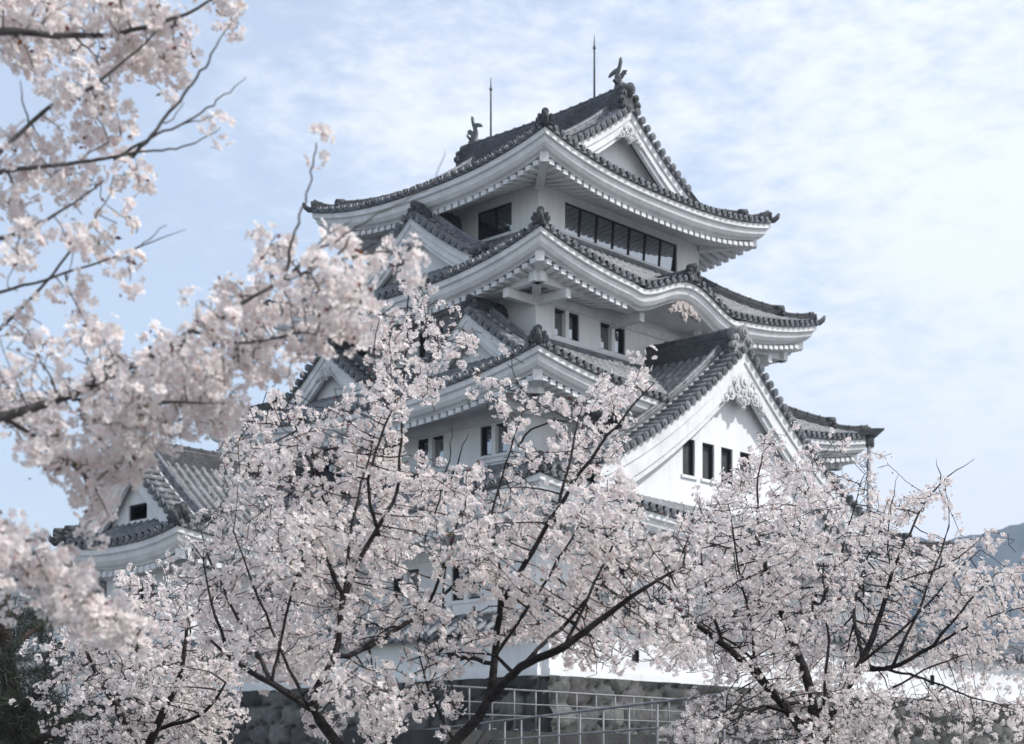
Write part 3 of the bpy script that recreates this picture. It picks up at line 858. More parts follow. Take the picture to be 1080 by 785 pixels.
tr_ = mb.build('main_ridge', M['tile_dark'], tur)
ridge_end('ridge_end_tile', Vector((0, -3.48, E + 8.84)), (0, -1, 0), 0.85, tr_)

gal = local_root('gallery_building', -4.9, 13.2, ROT - R(90))
tag(gal, 'low white gallery with plain hipped tile roof at far left beyond the wing turret', 'building')
GW = (4.2, 4.4)
skg = Skirt(5.1, 5.3, 2.2, 2.4, E + 5.75, 0.35, E + 7.0)
wall_ring(gal, GW, TZ - 0.1, E + 5.75, {'b-': [pair(-1.9, -1.0, 3.9, 4.9), pair(0.6, 1.5, 3.9, 4.9), pair(-3.9, -3.0, 3.9, 4.9)]}, M['plaster'], bands=[(E + 5.05, 0.2, 0.06)])
gr = build_skirt(gal, skg, GW, E + 5.65)
mb = MB(); mb.hexa([(x, y, z) for z, q in ((E + 6.95, 1.0), (E + 7.5, 0.12)) for x, y in ((-2.2 * q, -2.4), (2.2 * q, -2.4), (2.2 * q, 2.4), (-2.2 * q, 2.4))])
mb.build('roof_top', M['tile'], gal)

# ------------------------------------------------------------------ plaster boundary wall, stone wall
def plaster_wall(p0, p1, z0, z1, name, label, loops=()):
    d = (p1 - p0); L = d.length; rz = math.atan2(d.y, d.x)
    r = empty(name, (p0.x, p0.y, z0), rz)
    tag(r, label, 'wall', 'white plaster walls round the terrace')
    h = z1 - z0
    mb = MB()
    # wall with loopholes
    xs = sorted({0.0, L, *[q for a in loops for q in (a - 0.11, a + 0.11)]}); zs = [0, 0.36, 0.62, h]
    for i in range(len(xs) - 1):
        for j in range(3):
            xm = (xs[i] + xs[i + 1]) / 2
            if j == 1 and any(abs(xm - a) < 0.11 for a in loops): continue
            mb.quad((xs[i], -0.15, zs[j]), (xs[i + 1], -0.15, zs[j]), (xs[i + 1], -0.15, zs[j + 1]), (xs[i], -0.15, zs[j + 1]))
    mb.quad((0, 0.15, 0), (L, 0.15, 0), (L, 0.15, h), (0, 0.15, h)); mb.quad((0, -0.15, 0), (0, 0.15, 0), (0, 0.15, h), (0, -0.15, h)); mb.quad((L, -0.15, 0), (L, 0.15, 0), (L, 0.15, h), (L, -0.15, h))
    mb.box(-0.02, L + 0.02, -0.19, 0.19, -0.02, 0.14)
    mb.build('wall', M['plaster'], r)
    for a in loops:
        mb = MB(); mb.box(a - 0.106, a + 0.106, -0.10, 0.10, 0.364, 0.616); mb.build('loophole', M['frame'], r)
    mb = MB()
    for s_ in (-1, 1):
        mb.grid([[(0, 0, h + 0.30), (L, 0, h + 0.30)], [(0, s_ * 0.42, h + 0.05), (L, s_ * 0.42, h + 0.05)], [(0, s_ * 0.42, h - 0.03), (L, s_ * 0.42, h - 0.03)], [(0, s_ * 0.14, h), (L, s_ * 0.14, h)]], False)
        x = 0.15
        while x < L:
            tile_row(mb, [(x, s_ * 0.43, h + 0.05), (x, s_ * 0.05, h + 0.29)], Vector((1, 0, 0)), 0.07)
            disc(mb, Vector((x, s_ * 0.45, h + 0.055)), (0, s_, 0), 0.08, 0.05, 8); x += 0.27
    ridge(mb, [(0, 0, h + 0.28), (L, 0, h + 0.28)], 0.09, 0.14, 0.06)
    mb.build('coping', M['tile'], r)
    return r
PC = ab(-12.75, -11.8)
plaster_wall(PC, ab(30, -11.8), TZ, E + 3.0, 'boundary_wall', 'sunlit white plaster boundary wall with square loopholes above the stone wall', [2.6, 8.6, 14.6, 20.6])
plaster_wall(ab(-12.75, 30), PC, TZ, E + 2.62, 'boundary_wall', 'shaded bluish white plaster boundary wall running back on the left of its corner')

def stone_wall(p0, p1, zt, batter, label, seed):
    d = (p1 - p0); L = d.length; rz = math.atan2(d.y, d.x)
    g = np.random.default_rng(seed)
    nx, nz = int(L / 0.09), int(zt / 0.08)
    X, Z = np.meshgrid(np.linspace(0, L, nx), np.linspace(-0.05, zt, nz))
    # staggered block seeds
    seeds = []; z = 0.15; row = 0
    while z < zt + 0.5:
        hgt = g.uniform(0.34, 0.52); x = -0.5 + g.uniform(0, 0.5)
        while x < L + 0.6:
            w = g.uniform(0.45, 0.95); seeds.append((x + w / 2, z + g.uniform(-0.09, 0.09))); x += w
        z += hgt; row += 1
    seeds = np.array(seeds)
    f1 = np.full(X.shape, 1e9); f2 = np.full(X.shape, 1e9); who = np.zeros(X.shape, int)
    for i, (sx, sz) in enumerate(seeds):
        c0 = max(0, int((sx - 1.4) / L * nx)); c1 = min(nx, int((sx + 1.4) / L * nx) + 1)
        if c0 >= c1: continue
        sub = np.hypot((X[:, c0:c1] - sx) * 0.72, Z[:, c0:c1] - sz)
        a1 = f1[:, c0:c1]; a2 = f2[:, c0:c1]; ww = who[:, c0:c1]
        lt = sub < a1
        a2[:] = np.where(lt, a1, np.minimum(a2, sub)); ww[:] = np.where(lt, i, ww); a1[:] = np.where(lt, sub, a1)
    edge = np.clip((f2 - f1) / 0.12, 0, 1)
    rel = g.uniform(-0.05, 0.05, len(seeds))[who]
    out_ = 0.14 * np.sqrt(edge) + rel + g.normal(0, 0.006, X.shape)
    Y = -out_ - (zt - Z) * batter
    V = np.stack([X, Y, Z], -1).reshape(-1, 3)
    idx = np.arange(nx * nz).reshape(nz, nx)
    F = np.stack([idx[:-1, :-1], idx[:-1, 1:], idx[1:, 1:], idx[1:, :-1]], -1).reshape(-1, 4)
    me = bpy.data.meshes.new('stone_wall'); me.from_pydata(V.tolist(), [], F.tolist())
    base = g.uniform(0.045, 0.20, len(seeds)); tint = g.uniform(-0.004, 0.004, (len(seeds), 3))
    colr = (base[:, None] * np.array([1.0, 1.0, 0.98]) + tint)[who] * np.where(edge < 0.3, 0.22, 1.0)[..., None]
    ca = me.color_attributes.new('block', 'FLOAT_COLOR', 'POINT')
    ca.data.foreach_set('color', np.concatenate([colr.reshape(-1, 3), np.ones((nx * nz, 1))], 1).astype(np.float32).ravel())
    me.materials.append(M['stone']); me.polygons.foreach_set('use_smooth', [True] * len(me.polygons))
    o = bpy.data.objects.new('stone_wall', me); COL.objects.link(o)
    o.location = (p0.x, p0.y, 0); o.rotation_euler = (0, 0, rz)
    tag(o, label, 'stone wall', 'stone walls holding up the terrace')
stone_wall(ab(-12.9, -11.95), ab(30, -11.95), TZ - 0.01, 0.10, 'dark fitted stone retaining wall under the sunlit plaster wall behind the railings', 1)
stone_wall(ab(-12.9, 26), ab(-12.9, -11.95), TZ - 0.01, 0.10, 'grey stone retaining wall under the shaded plaster wall at lower left', 2)

# ------------------------------------------------------------------ walkway and railings
W0, W1p = at(470, 719.5, 25.2), at(850, 748.5, 33.6)
zt = 0.5 * (W0.z + W1p.z); W0.z = zt; W1p.z = zt
RH = 0.66
dW = (W1p - W0).normalized(); nW = Vector((-dW.y, dW.x, 0))
mb = MB()
q0, q1 = W0 - dW * 0.3, W1p + dW * 0.3
c = [q0 - nW * 0.25, q1 - nW * 0.25, q1 + nW * 2.0, q0 + nW * 2.0]
mb.hexa([Vector((p.x, p.y, 0)) for p in c] + [Vector((p.x, p.y, zt - RH - 0.03)) for p in c])
tag(mb.build('walkway', M['concrete']), kind='structure')

def railing(p0, p1, h, rails, spacing, label, rad=0.015):
    d = p1 - p0; L = d.length
    r = empty('railing', (p0.x, p0.y, p0.z - h), math.atan2(d.y, d.x))
    tag(r, label, 'railing', 'white pipe railings beside the walkway')
    for i, z in enumerate(rails):
        mb = MB(); mb.tube([(-0.05, 0, z), (L + 0.05, 0, z)], rad * (1.15 if i == 0 else 0.85), 8)
        mb.build('handrail' if i == 0 else 'rail', M['white_paint'], r)
    n_ = int(L / spacing); src = None
    for i in range(n_ + 1):
        if src is None:
            mb = MB(); mb.tube([(0, 0, 0), (0, 0, h)], rad * 0.95, 8); mb.box(-0.05, 0.05, -0.05, 0.05, 0, 0.012); src = mb.build('post', M['white_paint'], r); o = src
        else:
            o = src.copy(); COL.objects.link(o); o.parent = r
        o.location = (L * i / n_, 0, 0)
railing(W0, W1p, RH, [RH, RH - 0.23, RH - 0.43], 0.55, 'far white pipe railing on the raised walkway below the stone wall')
S0, S1 = at(440, 778, 31.5), at(735, 735, 16.9)
zt2 = 0.76 + EYE; S0.z = zt2; S1.z = zt2; S1 = S0 + (S1 - S0) * 1.05
railing(S0, S1, 1.15, [1.15, 0.86, 0.45], 0.95, 'near white pipe railing slanting in front of the longer one')
mb = MB()
d2 = (S1 - S0).normalized(); n2_ = Vector((-d2.y, d2.x, 0))
c = [S0 - n2_ * 0.6, S1 - n2_ * 0.6 , S1 + n2_ * 0.6, S0 + n2_ * 0.6]
mb.hexa([Vector((p.x, p.y, 0.0)) for p in c] + [Vector((p.x, p.y, zt2 - 1.15 - 0.003)) for p in c])
tag(mb.build('ramp', M['concrete']), kind='structure')

# grey pole with a flat dark cap beside the right eaves
LP = at(917.5, 460, 51.5); 
lp = empty('metal_pole', (LP.x, LP.y, TZ))
tag(lp, 'tall grey metal pole with a flat dark cap rising by the right eave corner', 'pole')
mb = MB(); mb.tube([(0, 0, 0), (0, 0, LP.z - TZ)], [0.13, 0.10], 12); mb.tube([(0, 0, 0), (0, 0, 0.1)], 0.25, 12); mb.build('pole', M['grey_metal'], lp)
mb = MB(); z = LP.z - TZ
mb.tube([(0, 0, z - 0.35), (0, 0, z)], 0.14, 12)
mb.hexa([(-0.24, -0.2, z), (0.24, -0.2, z), (0.24, 0.2, z), (-0.24, 0.2, z), (-0.34, -0.25, z + 0.16), (0.42, -0.25, z + 0.16), (0.42, 0.25, z + 0.16), (-0.34, 0.25, z + 0.16)])
mb.box(-0.33, 0.41, -0.26, 0.26, z + 0.162, z + 0.20)
mb.build('pole_cap', M['bronze'], lp)

# ------------------------------------------------------------------ trees
def np_mesh(name, V, F, mat, parent, attr=None, smooth=False):
    me = bpy.data.meshes.new(name)
    nv, nf = len(V), len(F)
    me.vertices.add(nv); me.vertices.foreach_set('co', np.ascontiguousarray(V, np.float32).ravel())
    me.loops.add(nf * 4); me.loops.foreach_set('vertex_index', np.ascontiguousarray(F, np.int32).ravel())
    me.polygons.add(nf); me.polygons.foreach_set('loop_start', np.arange(0, nf * 4, 4, dtype=np.int32))
    if attr is not None:
        ca = me.color_attributes.new('tint', 'FLOAT_COLOR', 'POINT')
        ca.data.foreach_set('color', np.concatenate([attr, np.ones((nv, 1))], 1).astype(np.float32).ravel())
    me.materials.append(mat)
    me.update(calc_edges=True)
    if smooth: me.polygons.foreach_set('use_smooth', np.ones(nf, bool))
    o = bpy.data.objects.new(name, me); COL.objects.link(o); o.parent = parent
    return o

def tubes(pos, par, rad, sides=6):
    """all branches of one tree as one mesh of tapering tubes"""
    n = len(pos); kids = [[] for _ in range(n)]
    for i, p in enumerate(par):
        if p >= 0: kids[p].append(i)
    V = []; F = []; base = 0
    starts = [(i, None) for i in range(n) if par[i] < 0]
    ang = np.arange(sides) * 2 * np.pi / sides
    ca, sa = np.cos(ang), np.sin(ang)
    while starts:
        i, pr = starts.pop()
        chain = [] if pr is None else [pr]
        j = i
        while True:
            chain.append(j)
            if not kids[j]: break
            ks = sorted(kids[j], key=lambda q: -rad[q])
            for q in ks[1:]: starts.append((q, j))
            j = ks[0]
        if len(chain) < 2: continue
        if pr is not None and len(chain) > 2 and np.linalg.norm(pos[chain[0]] - pos[chain[1]]) < 1e-4: chain = chain[1:]
        P = pos[chain]; r = rad[chain].copy()
        if pr is not None: r[0] = min(r[0], r[1] * 1.25)
        T = np.gradient(P, axis=0); T /= np.linalg.norm(T, axis=1, keepdims=True) + 1e-9
        u = np.array([0.0, 0, 1]) if abs(T[0][2]) < 0.9 else np.array([1.0, 0, 0])
        ns = 4 if r[0] < 0.006 else sides
        an = np.arange(ns) * 2 * np.pi / ns
        for t, p, rr in zip(T, P, r):
            x = np.cross(t, u)
            if np.linalg.norm(x) < 1e-3: x = np.cross(t, np.array([0.3, 0.5, 0.81]))
            if np.linalg.norm(x) < 1e-3: x = np.array([1.0, 0, 0])
            x /= np.linalg.norm(x); y = np.cross(x, t); y /= np.linalg.norm(y) + 1e-9; u = y
            V.append(p + rr * (np.cos(an)[:, None] * x + np.sin(an)[:, None] * y))
        m = len(chain)
        ii = base + np.arange(m * ns).reshape(m, ns); jj = np.roll(ii, -1, 1)
        F.append(np.stack([ii[:-1], jj[:-1], jj[1:], ii[1:]], -1).reshape(-1, 4))
        base += m * ns
    return np.concatenate(V), np.concatenate(F)

def resample(pts, step):
    P = np.array(pts, float); seg = np.linalg.norm(np.diff(P[:, :3], axis=0), axis=1); acc = np.concatenate([[0], np.cumsum(seg)])
    n = max(2, int(acc[-1] / step) + 1); s = np.linspace(0, acc[-1], n)
    # smooth the polyline a little
    Q = np.stack([np.interp(s, acc, P[:, k]) for k in range(P.shape[1])], 1)
    for _ in range(2):
        if len(Q) > 2: Q[1:-1] = 0.25 * Q[:-2] + 0.5 * Q[1:-1] + 0.25 * Q[2:]
    return Q

def grow(limbs, attr, step, infl, kill, g, iters=70, tip=0.0016):
    """limbs: list of (N,4) arrays x,y,z,radius; later limbs hang on the nearest earlier node. Space colonisation towards attr."""
    pos = []; par = []; rad0 = []
    for k, Lm in enumerate(limbs):
        start = len(pos)
        if k == 0: link = -1
        else:
            d = np.linalg.norm(np.array(pos) - Lm[0, :3], axis=1); link = int(d.argmin())
        for i, q in enumerate(Lm):
            pos.append(q[:3]); rad0.append(q[3]); par.append(link if i == 0 else len(pos) - 2)
    n0 = len(pos)
    cap = n0 + 60000
    PA = np.zeros((cap, 3)); PA[:n0] = np.array(pos); cnt = n0
    kids = np.zeros(cap, int)
    nd = np.full(len(attr), 1e9); ni = np.zeros(len(attr), int); alive = np.ones(len(attr), bool)
    def upd(a, b):
        for s in range(a, b, 400):
            e = min(b, s + 400)
            D = np.linalg.norm(attr[:, None, :] - PA[None, s:e, :], axis=2)
            m = D.min(1); w = D.argmin(1) + s
            better = m < nd; nd[better] = m[better]; ni[better] = w[better]
    upd(0, n0)
    for it in range(iters):
        act = alive & (nd < infl)
        if not act.any(): break
        src = ni[act]; dv = attr[act] - PA[src]; dv /= np.linalg.norm(dv, axis=1, keepdims=True) + 1e-9
        acc = np.zeros((cnt, 3)); np.add.at(acc, src, dv)
        idx = np.unique(src); idx = idx[kids[idx] < 4]
        if len(idx) == 0 or cnt + len(idx) > cap: break
        dr = acc[idx] + g.normal(0, 0.18, (len(idx), 3)); dr /= np.linalg.norm(dr, axis=1, keepdims=True) + 1e-9
        new = PA[idx] + dr * step * g.uniform(0.8, 1.15, (len(idx), 1))
        PA[cnt:cnt + len(idx)] = new; par.extend(idx.tolist()); kids[idx] += 1
        a = cnt; cnt += len(idx); upd(a, cnt)
        alive &= nd > kill
    P = PA[:cnt]; par = np.array(par)
    r = np.zeros(cnt); leaf = np.ones(cnt, bool); leaf[par[par >= 0]] = False
    acc = np.zeros(cnt); 
    for i in range(cnt - 1, -1, -1):
        r[i] = tip if acc[i] == 0 else acc[i] ** (1 / 2.4)
        if i < n0: r[i] = rad0[i] if rad0[i] > 0 else r[i]
        p = par[i]
        if p >= 0: acc[p] += r[i] ** 2.4
    for i in range(n0, cnt): r[i] = min(r[i], max(tip, r[par[i]] * 0.85))
    return P, par, r, n0

PET = np.array([[0.06, 0, 0.0], [0.52, 0.34, 0.14], [0.95, 0.22, 0.26], [0.86, 0.0, 0.24], [0.95, -0.22, 0.26], [0.52, -0.34, 0.14]])
PF = np.array([[0, 1, 2, 3], [0, 3, 4, 5]])
PC_T = np.array([[0.82, 0.655, 0.635], [0.93, 0.905, 0.885], [0.948, 0.935, 0.918], [0.948, 0.932, 0.914], [0.948, 0.935, 0.918], [0.93, 0.905, 0.885]])
def flowers(C, Nn, size, g):
    n = len(C)
    Nn = Nn / (np.linalg.norm(Nn, axis=1, keepdims=True) + 1e-9)
    t = g.normal(0, 1, (n, 3)); X = np.cross(Nn, t); X /= np.linalg.norm(X, axis=1, keepdims=True) + 1e-9; Y = np.cross(Nn, X)
    V = np.zeros((n, 30, 3)); colr = np.zeros((n, 30, 3))
    cup = g.uniform(0.3, 1.9, n)
    val = g.uniform(0.93, 1.04, (n, 1, 1)); pk = g.uniform(-0.02, 0.025, (n, 1, 1)) * np.array([0.1, -0.9, -0.8])
    for k in range(5):
        a = 2 * np.pi * k / 5
        c_, s_ = math.cos(a), math.sin(a)
        T = np.stack([PET[:, 0] * c_ - PET[:, 1] * s_, PET[:, 0] * s_ + PET[:, 1] * c_, PET[:, 2]], 1)
        wob = g.normal(0, 0.10, (n, 6)); wob[:, 0] = 0
        L = T[None, :, :] * size[:, None, None]
        V[:, k * 6:k * 6 + 6] = C[:, None, :] + L[..., 0:1] * X[:, None, :] + L[..., 1:2] * Y[:, None, :] + (L[..., 2:3] * cup[:, None, None] + (wob * size[:, None])[..., None]) * Nn[:, None, :]
        colr[:, k * 6:k * 6 + 6] = np.clip(PC_T[None] * val + pk, 0.02, 0.955)
    F = (np.arange(n)[:, None, None, None] * 30 + np.arange(5)[None, :, None, None] * 6 + PF[None, None]).reshape(-1, 4)
    return V.reshape(-1, 3), F, colr.reshape(-1, 3)

def bits(C, size, g, colour, jit):
    """small bronze leaflets, calyces and buds"""
    n = len(C); a = g.normal(0, 1, (n, 3)); a /= np.linalg.norm(a, axis=1, keepdims=True); t = g.normal(0, 1, (n, 3)); b_ = np.cross(a, t); b_ /= np.linalg.norm(b_, axis=1, keepdims=True)
    s = size[:, None]
    V = np.stack([C, C + a * s * 0.5 + b_ * s * 0.26, C + a * s, C + a * s * 0.5 - b_ * s * 0.26], 1)
    colr = np.clip(np.array(colour)[None, None] + g.normal(0, jit, (n, 1, 3)) * np.array([1, 0.7, 0.6]), 0.01, 0.9).repeat(4, 1)
    return V.reshape(-1, 3), np.arange(n * 4).reshape(n, 4), colr.reshape(-1, 3)

def to3(pts, d):               # photo columns/rows (+ optional distance offset, radius) around a tree at distance d
    o = []
    for p in pts:
        dd = d + (p[2] if len(p) > 2 else 0.0)
        v = at(p[0], p[1], dd); o.append((v.x, v.y, v.z, p[3] if len(p) > 3 else 0.0))
    return o

def cherry(name, label, d, limbs, blobs, seed, step, infl, kill, dens, fl=(0.0156, 0.0182), spread=1.0, per=5.0, bare=(), mat='bark', group='cherry trees in blossom', rthin=0.007, back=0.0, tips=(), bit=1.3):
    g = np.random.default_rng(seed)
    root_p = to3([limbs[0][0]], d)[0]
    root = empty(name, (root_p[0], root_p[1], 0.0))
    tag(root, label, 'tree', group)
    LM = [resample(to3(l, d), step) for l in limbs]
    for Lm in LM:              # natural wander of the limbs
        nn_ = len(Lm); w = np.cumsum(g.normal(0, 1, (nn_, 3)), 0); w -= np.linspace(0, 1, nn_)[:, None] * w[-1]
        Lm[:, :3] += w * 0.0045 * (d / 8.0) * np.minimum(1, 0.012 / np.maximum(Lm[:, 3:4], 0.004))
    px = d / FPX
    AT = []
    for bl in blobs:
        x, y, r = bl[:3]; k = bl[3] if len(bl) > 3 else 1.0; off = bl[4] if len(bl) > 4 else g.uniform(-1, 1) * spread * 0.6
        rm = r * px; cnt = max(2, int(dens * math.pi * rm * rm * k))
        q = g.normal(0, 1, (cnt, 3)); q /= np.linalg.norm(q, axis=1, keepdims=True); q *= (g.uniform(0, 1, (cnt, 1)) ** (1 / 2.6)) * rm * 1.05
        q[:, 1] *= max(1.0, spread * 0.5 / max(rm, 0.05))
        c = at(x, y, d + off + back); AT.append(np.array(c)[None] + q)
    AT = np.concatenate(AT)
    P, par, r, n0 = grow(LM, AT, step, infl, kill, g, tip=0.0016 if d < 6 else 0.0021)
    # bare twigs that carry no blossom
    nb0 = len(P)
    for bt in bare:
        Q = resample(to3(bt, d), step * 0.6)
        w = g.normal(0, 0.0011 * d, Q[:, :3].shape); w[0] = 0; Q[:, :3] += w * 0.5
        lk = int(np.linalg.norm(P - Q[0, :3], axis=1).argmin())
        b0 = len(P); P = np.concatenate([P, Q[:, :3]]); r = np.concatenate([r, Q[:, 3]]); par = np.concatenate([par, [lk], np.arange(b0, b0 + len(Q) - 1)])
    Vt, Ft = tubes(P, par, r)
    o3 = np.array([root_p[0], root_p[1], 0.0])
    np_mesh('trunk', Vt - o3, Ft, M[mat], root, smooth=True)
    nb = nb0
    thin = np.where((r[:nb] < rthin) & (np.arange(nb) >= n0))[0]
    # umbels along the thin twigs; patchy, so that some twigs stay nearly bare
    ph = P[thin] * (2.6 / (d / 8.0)); patch = np.sin(ph[:, 0] * 2.1 + 1.7 * np.sin(ph[:, 2] * 1.3)) + np.sin(ph[:, 2] * 2.7 + ph[:, 1])
    keepm = g.uniform(0, 1, len(thin)) < np.clip(0.66 + 0.24 * patch, 0.12, 1.0)
    um = thin[keepm]
    extra = [to3([t_], d)[0][:3] for t_ in tips for _ in range(3)]
    UC = np.concatenate([P[um], np.array(extra)]) if extra else P[um]
    ucount = np.clip(g.poisson(per * g.choice([0.45, 1.0, 1.25], len(UC), p=[0.2, 0.5, 0.3])), 1, 12)
    c0 = UC.repeat(ucount, 0)
    ud = g.normal(0, 1, (len(UC), 3)); ud /= np.linalg.norm(ud, axis=1, keepdims=True)
    # pompons: the flowers of one umbel sit on a small ball beside the twig and face outward
    ball = UC + ud * g.uniform(0.014, 0.034, (len(UC), 1)) + np.array([0, 0, -0.006])
    c0 = ball.repeat(ucount, 0)
    dirs = g.normal(0, 1, (len(c0), 3)) + ud.repeat(ucount, 0) * 0.8
    dirs /= np.linalg.norm(dirs, axis=1, keepdims=True)
    C = c0 + dirs * g.uniform(0.020, 0.034, (len(c0), 1))
    size = g.uniform(fl[0], fl[1], len(C))
    V1, F1, K1 = flowers(C, dirs + g.normal(0, 0.35, dirs.shape), size, g)
    nl = int(len(um) * bit)
    pick = g.integers(0, len(um), nl)
    V2, F2, K2 = bits(P[um][pick] + g.normal(0, 0.020, (nl, 3)), g.uniform(0.010, 0.024, nl), g, (0.16, 0.070, 0.045), 0.04)
    V = np.concatenate([V1, V2]) - o3; F = np.concatenate([F1, F2 + len(V1)]); K = np.concatenate([K1, K2])
    bo = np_mesh('blossoms', V, F, M['petal'], root, attr=K)
    print('TREE', name, label[:28], 'nodes', len(P), 'umbels', len(um), 'flowers', len(C))
    return root

# 1: the tree in the middle
T1 = [
    [(425, 1151, 0, 0.088), (422, 950, 0, 0.072), (424, 865, 0, 0.06)],
    [(424, 865, 0, 0.0416), (450, 815, 0.0, 0.0352), (479, 783, 0.05, 0.0312), (505, 757, 0.1, 0.0272), (517, 735, 0.1, 0.0248), (523, 690, 0.1, 0.0208), (527, 643, 0.1, 0.0176), (529, 612, 0.1, 0.0136)],
    [(424, 865, 0, 0.04), (390, 815, -0.1, 0.0336), (353, 783, -0.2, 0.0296), (325, 745, -0.25, 0.0256), (342, 715, -0.2, 0.02), (358, 692, -0.2, 0.0176), (361, 634, -0.15, 0.0144), (377, 604, -0.1, 0.0128), (400, 565, -0.1, 0.0128), (421, 532, 0.0, 0.0096), (428, 480, 0.05, 0.0072), (430, 400, 0.1, 0.0056), (430, 320, 0.1, 0.004), (432, 285, 0.1, 0.0024)],
    [(528, 640, 0.1, 0.016), (553, 597, 0.0, 0.0144), (586, 550, -0.1, 0.012), (606, 512, -0.15, 0.0104), (637, 466, -0.2, 0.008), (662, 432, -0.2, 0.0064), (690, 404, -0.2, 0.0032)],
    [(517, 737, 0.1, 0.024), (553, 699, -0.2, 0.0208), (595, 685, -0.4, 0.0184), (640, 648, -0.5, 0.0144), (686, 617, -0.6, 0.0088), (720, 598, -0.6, 0.0048)],
    [(553, 699, -0.2, 0.0112), (585, 668, 0.0, 0.0096), (625, 625, 0.1, 0.008), (670, 585, 0.2, 0.0048)],
    [(365, 692, -0.2, 0.0144), (400, 671, 0.1, 0.0128), (446, 648, 0.3, 0.0104), (493, 606, 0.4, 0.0072), (520, 575, 0.5, 0.004)],
    [(325, 745, -0.25, 0.0208), (288, 722, -0.35, 0.016), (242, 697, -0.4, 0.0112), (222, 675, -0.4, 0.0064)],
    [(288, 722, -0.3, 0.012), (265, 676, -0.2, 0.0096), (242, 640, -0.1, 0.0072), (226, 600, 0.0, 0.0048), (212, 560, 0, 0.0032)],
    [(400, 565, -0.1, 0.0096), (391, 513, -0.3, 0.008), (402, 462, -0.3, 0.0056), (418, 420, -0.3, 0.004)],
    [(361, 634, -0.15, 0.0112), (344, 580, 0.1, 0.0096), (345, 527, 0.2, 0.008), (330, 490, 0.2, 0.0064), (310, 445, 0.2, 0.0048), (297, 415, 0.2, 0.0032)],
    [(520, 700, 0.1, 0.0128), (470, 690, 0.7, 0.0096), (466, 662, 0.8, 0.008), (470, 600, 0.9, 0.0048)],
    [(530, 612, 0.1, 0.0096), (512, 560, 0.2, 0.008), (528, 500, 0.3, 0.0056), (546, 450, 0.3, 0.0032)],
    [(361, 634, -0.15, 0.0095), (374, 560, -0.15, 0.0073), (384, 500, -0.15, 0.0052), (397, 452, -0.15, 0.0030)],
    [(345, 527, 0.10, 0.0095), (326, 455, 0.10, 0.0063), (306, 398, 0.10, 0.0030)],
    [(446, 648, 0.20, 0.0095), (468, 590, 0.20, 0.0073), (486, 540, 0.20, 0.0052), (502, 492, 0.20, 0.0030)],
    [(595, 685, -0.40, 0.0095), (636, 602, -0.40, 0.0063), (668, 536, -0.40, 0.0030)],
    [(586, 550, -0.20, 0.0095), (602, 482, -0.20, 0.0063), (614, 430, -0.20, 0.0030)],
    [(288, 722, -0.35, 0.0095), (302, 650, -0.35, 0.0073), (318, 588, -0.35, 0.0052), (322, 550, -0.35, 0.0030)],
    [(523, 690, -0.10, 0.0095), (562, 636, -0.10, 0.0073), (600, 575, -0.10, 0.0052), (624, 525, -0.10, 0.0030)],
    [(242, 697, -0.40, 0.0095), (222, 640, -0.40, 0.0063), (214, 590, -0.40, 0.0030)],
    [(325, 745, -0.40, 0.0095), (300, 690, -0.40, 0.0073), (262, 610, -0.40, 0.0052), (246, 560, -0.40, 0.0030)],
    [(479, 783, 0.10, 0.0095), (452, 730, 0.10, 0.0063), (440, 680, 0.10, 0.0030)],
]
B1 = [(430, 298, 16, .8), (447, 335, 26), (412, 372, 26), (452, 392, 26), (500, 366, 9, .7), (482, 345, 14), (537, 418, 22, .8), (500, 405, 12, .7), (402, 432, 30), (362, 470, 34), (312, 446, 28), (270, 478, 38, 1.3),
      (320, 515, 42, 1.2), (398, 502, 36), (452, 520, 28), (503, 525, 32), (548, 505, 26), (596, 445, 20, .8), (638, 424, 22), (668, 408, 14), (612, 490, 26), (655, 460, 20, .7), (560, 550, 36), (485, 565, 42), (402, 572, 42), (332, 588, 48),
      (262, 560, 42, 1.3), (232, 612, 40, 1.2), (290, 642, 48), (372, 642, 42), (442, 645, 34), (510, 600, 30), (610, 560, 28), (640, 545, 34), (652, 605, 44), (700, 590, 34), (700, 648, 30), (612, 655, 40),
      (548, 655, 26), (455, 695, 32), (380, 722, 32), (330, 700, 30), (280, 690, 34), (245, 665, 34), (480, 738, 20, .7), (400, 765, 26), (430, 735, 22, .7), (340, 765, 18, .6), (500, 680, 22, .6), (640, 690, 26, .7), (585, 610, 22, .6), (690, 675, 26), (655, 650, 24), (610, 690, 20), (560, 630, 22), (720, 690, 22)]
BARE1 = [[(455, 560, 0.2, 0.006), (470, 500, 0.2, 0.004), (478, 458, 0.2, 0.002), (480, 443, 0.2, 0.001)], [(546, 470, 0.2, 0.006), (560, 452, 0.1, 0.005), (588, 440, 0.1, 0.004), (600, 445, 0.1, 0.003)],
         [(500, 640, 0.3, 0.008), (490, 655, 0.3, 0.006), (478, 690, 0.4, 0.003)], [(470, 520, 0.2, 0.005), (490, 470, 0.1, 0.003), (495, 455, 0.1, 0.001)]]
cherry('cherry_tree', 'central cherry tree with two dark forking stems covering the lower front of the keep', 8.0, T1, B1, 11, 0.065, 0.42, 0.053, 1280, spread=1.6, per=6.3, bare=BARE1, rthin=0.0085, back=0.45)

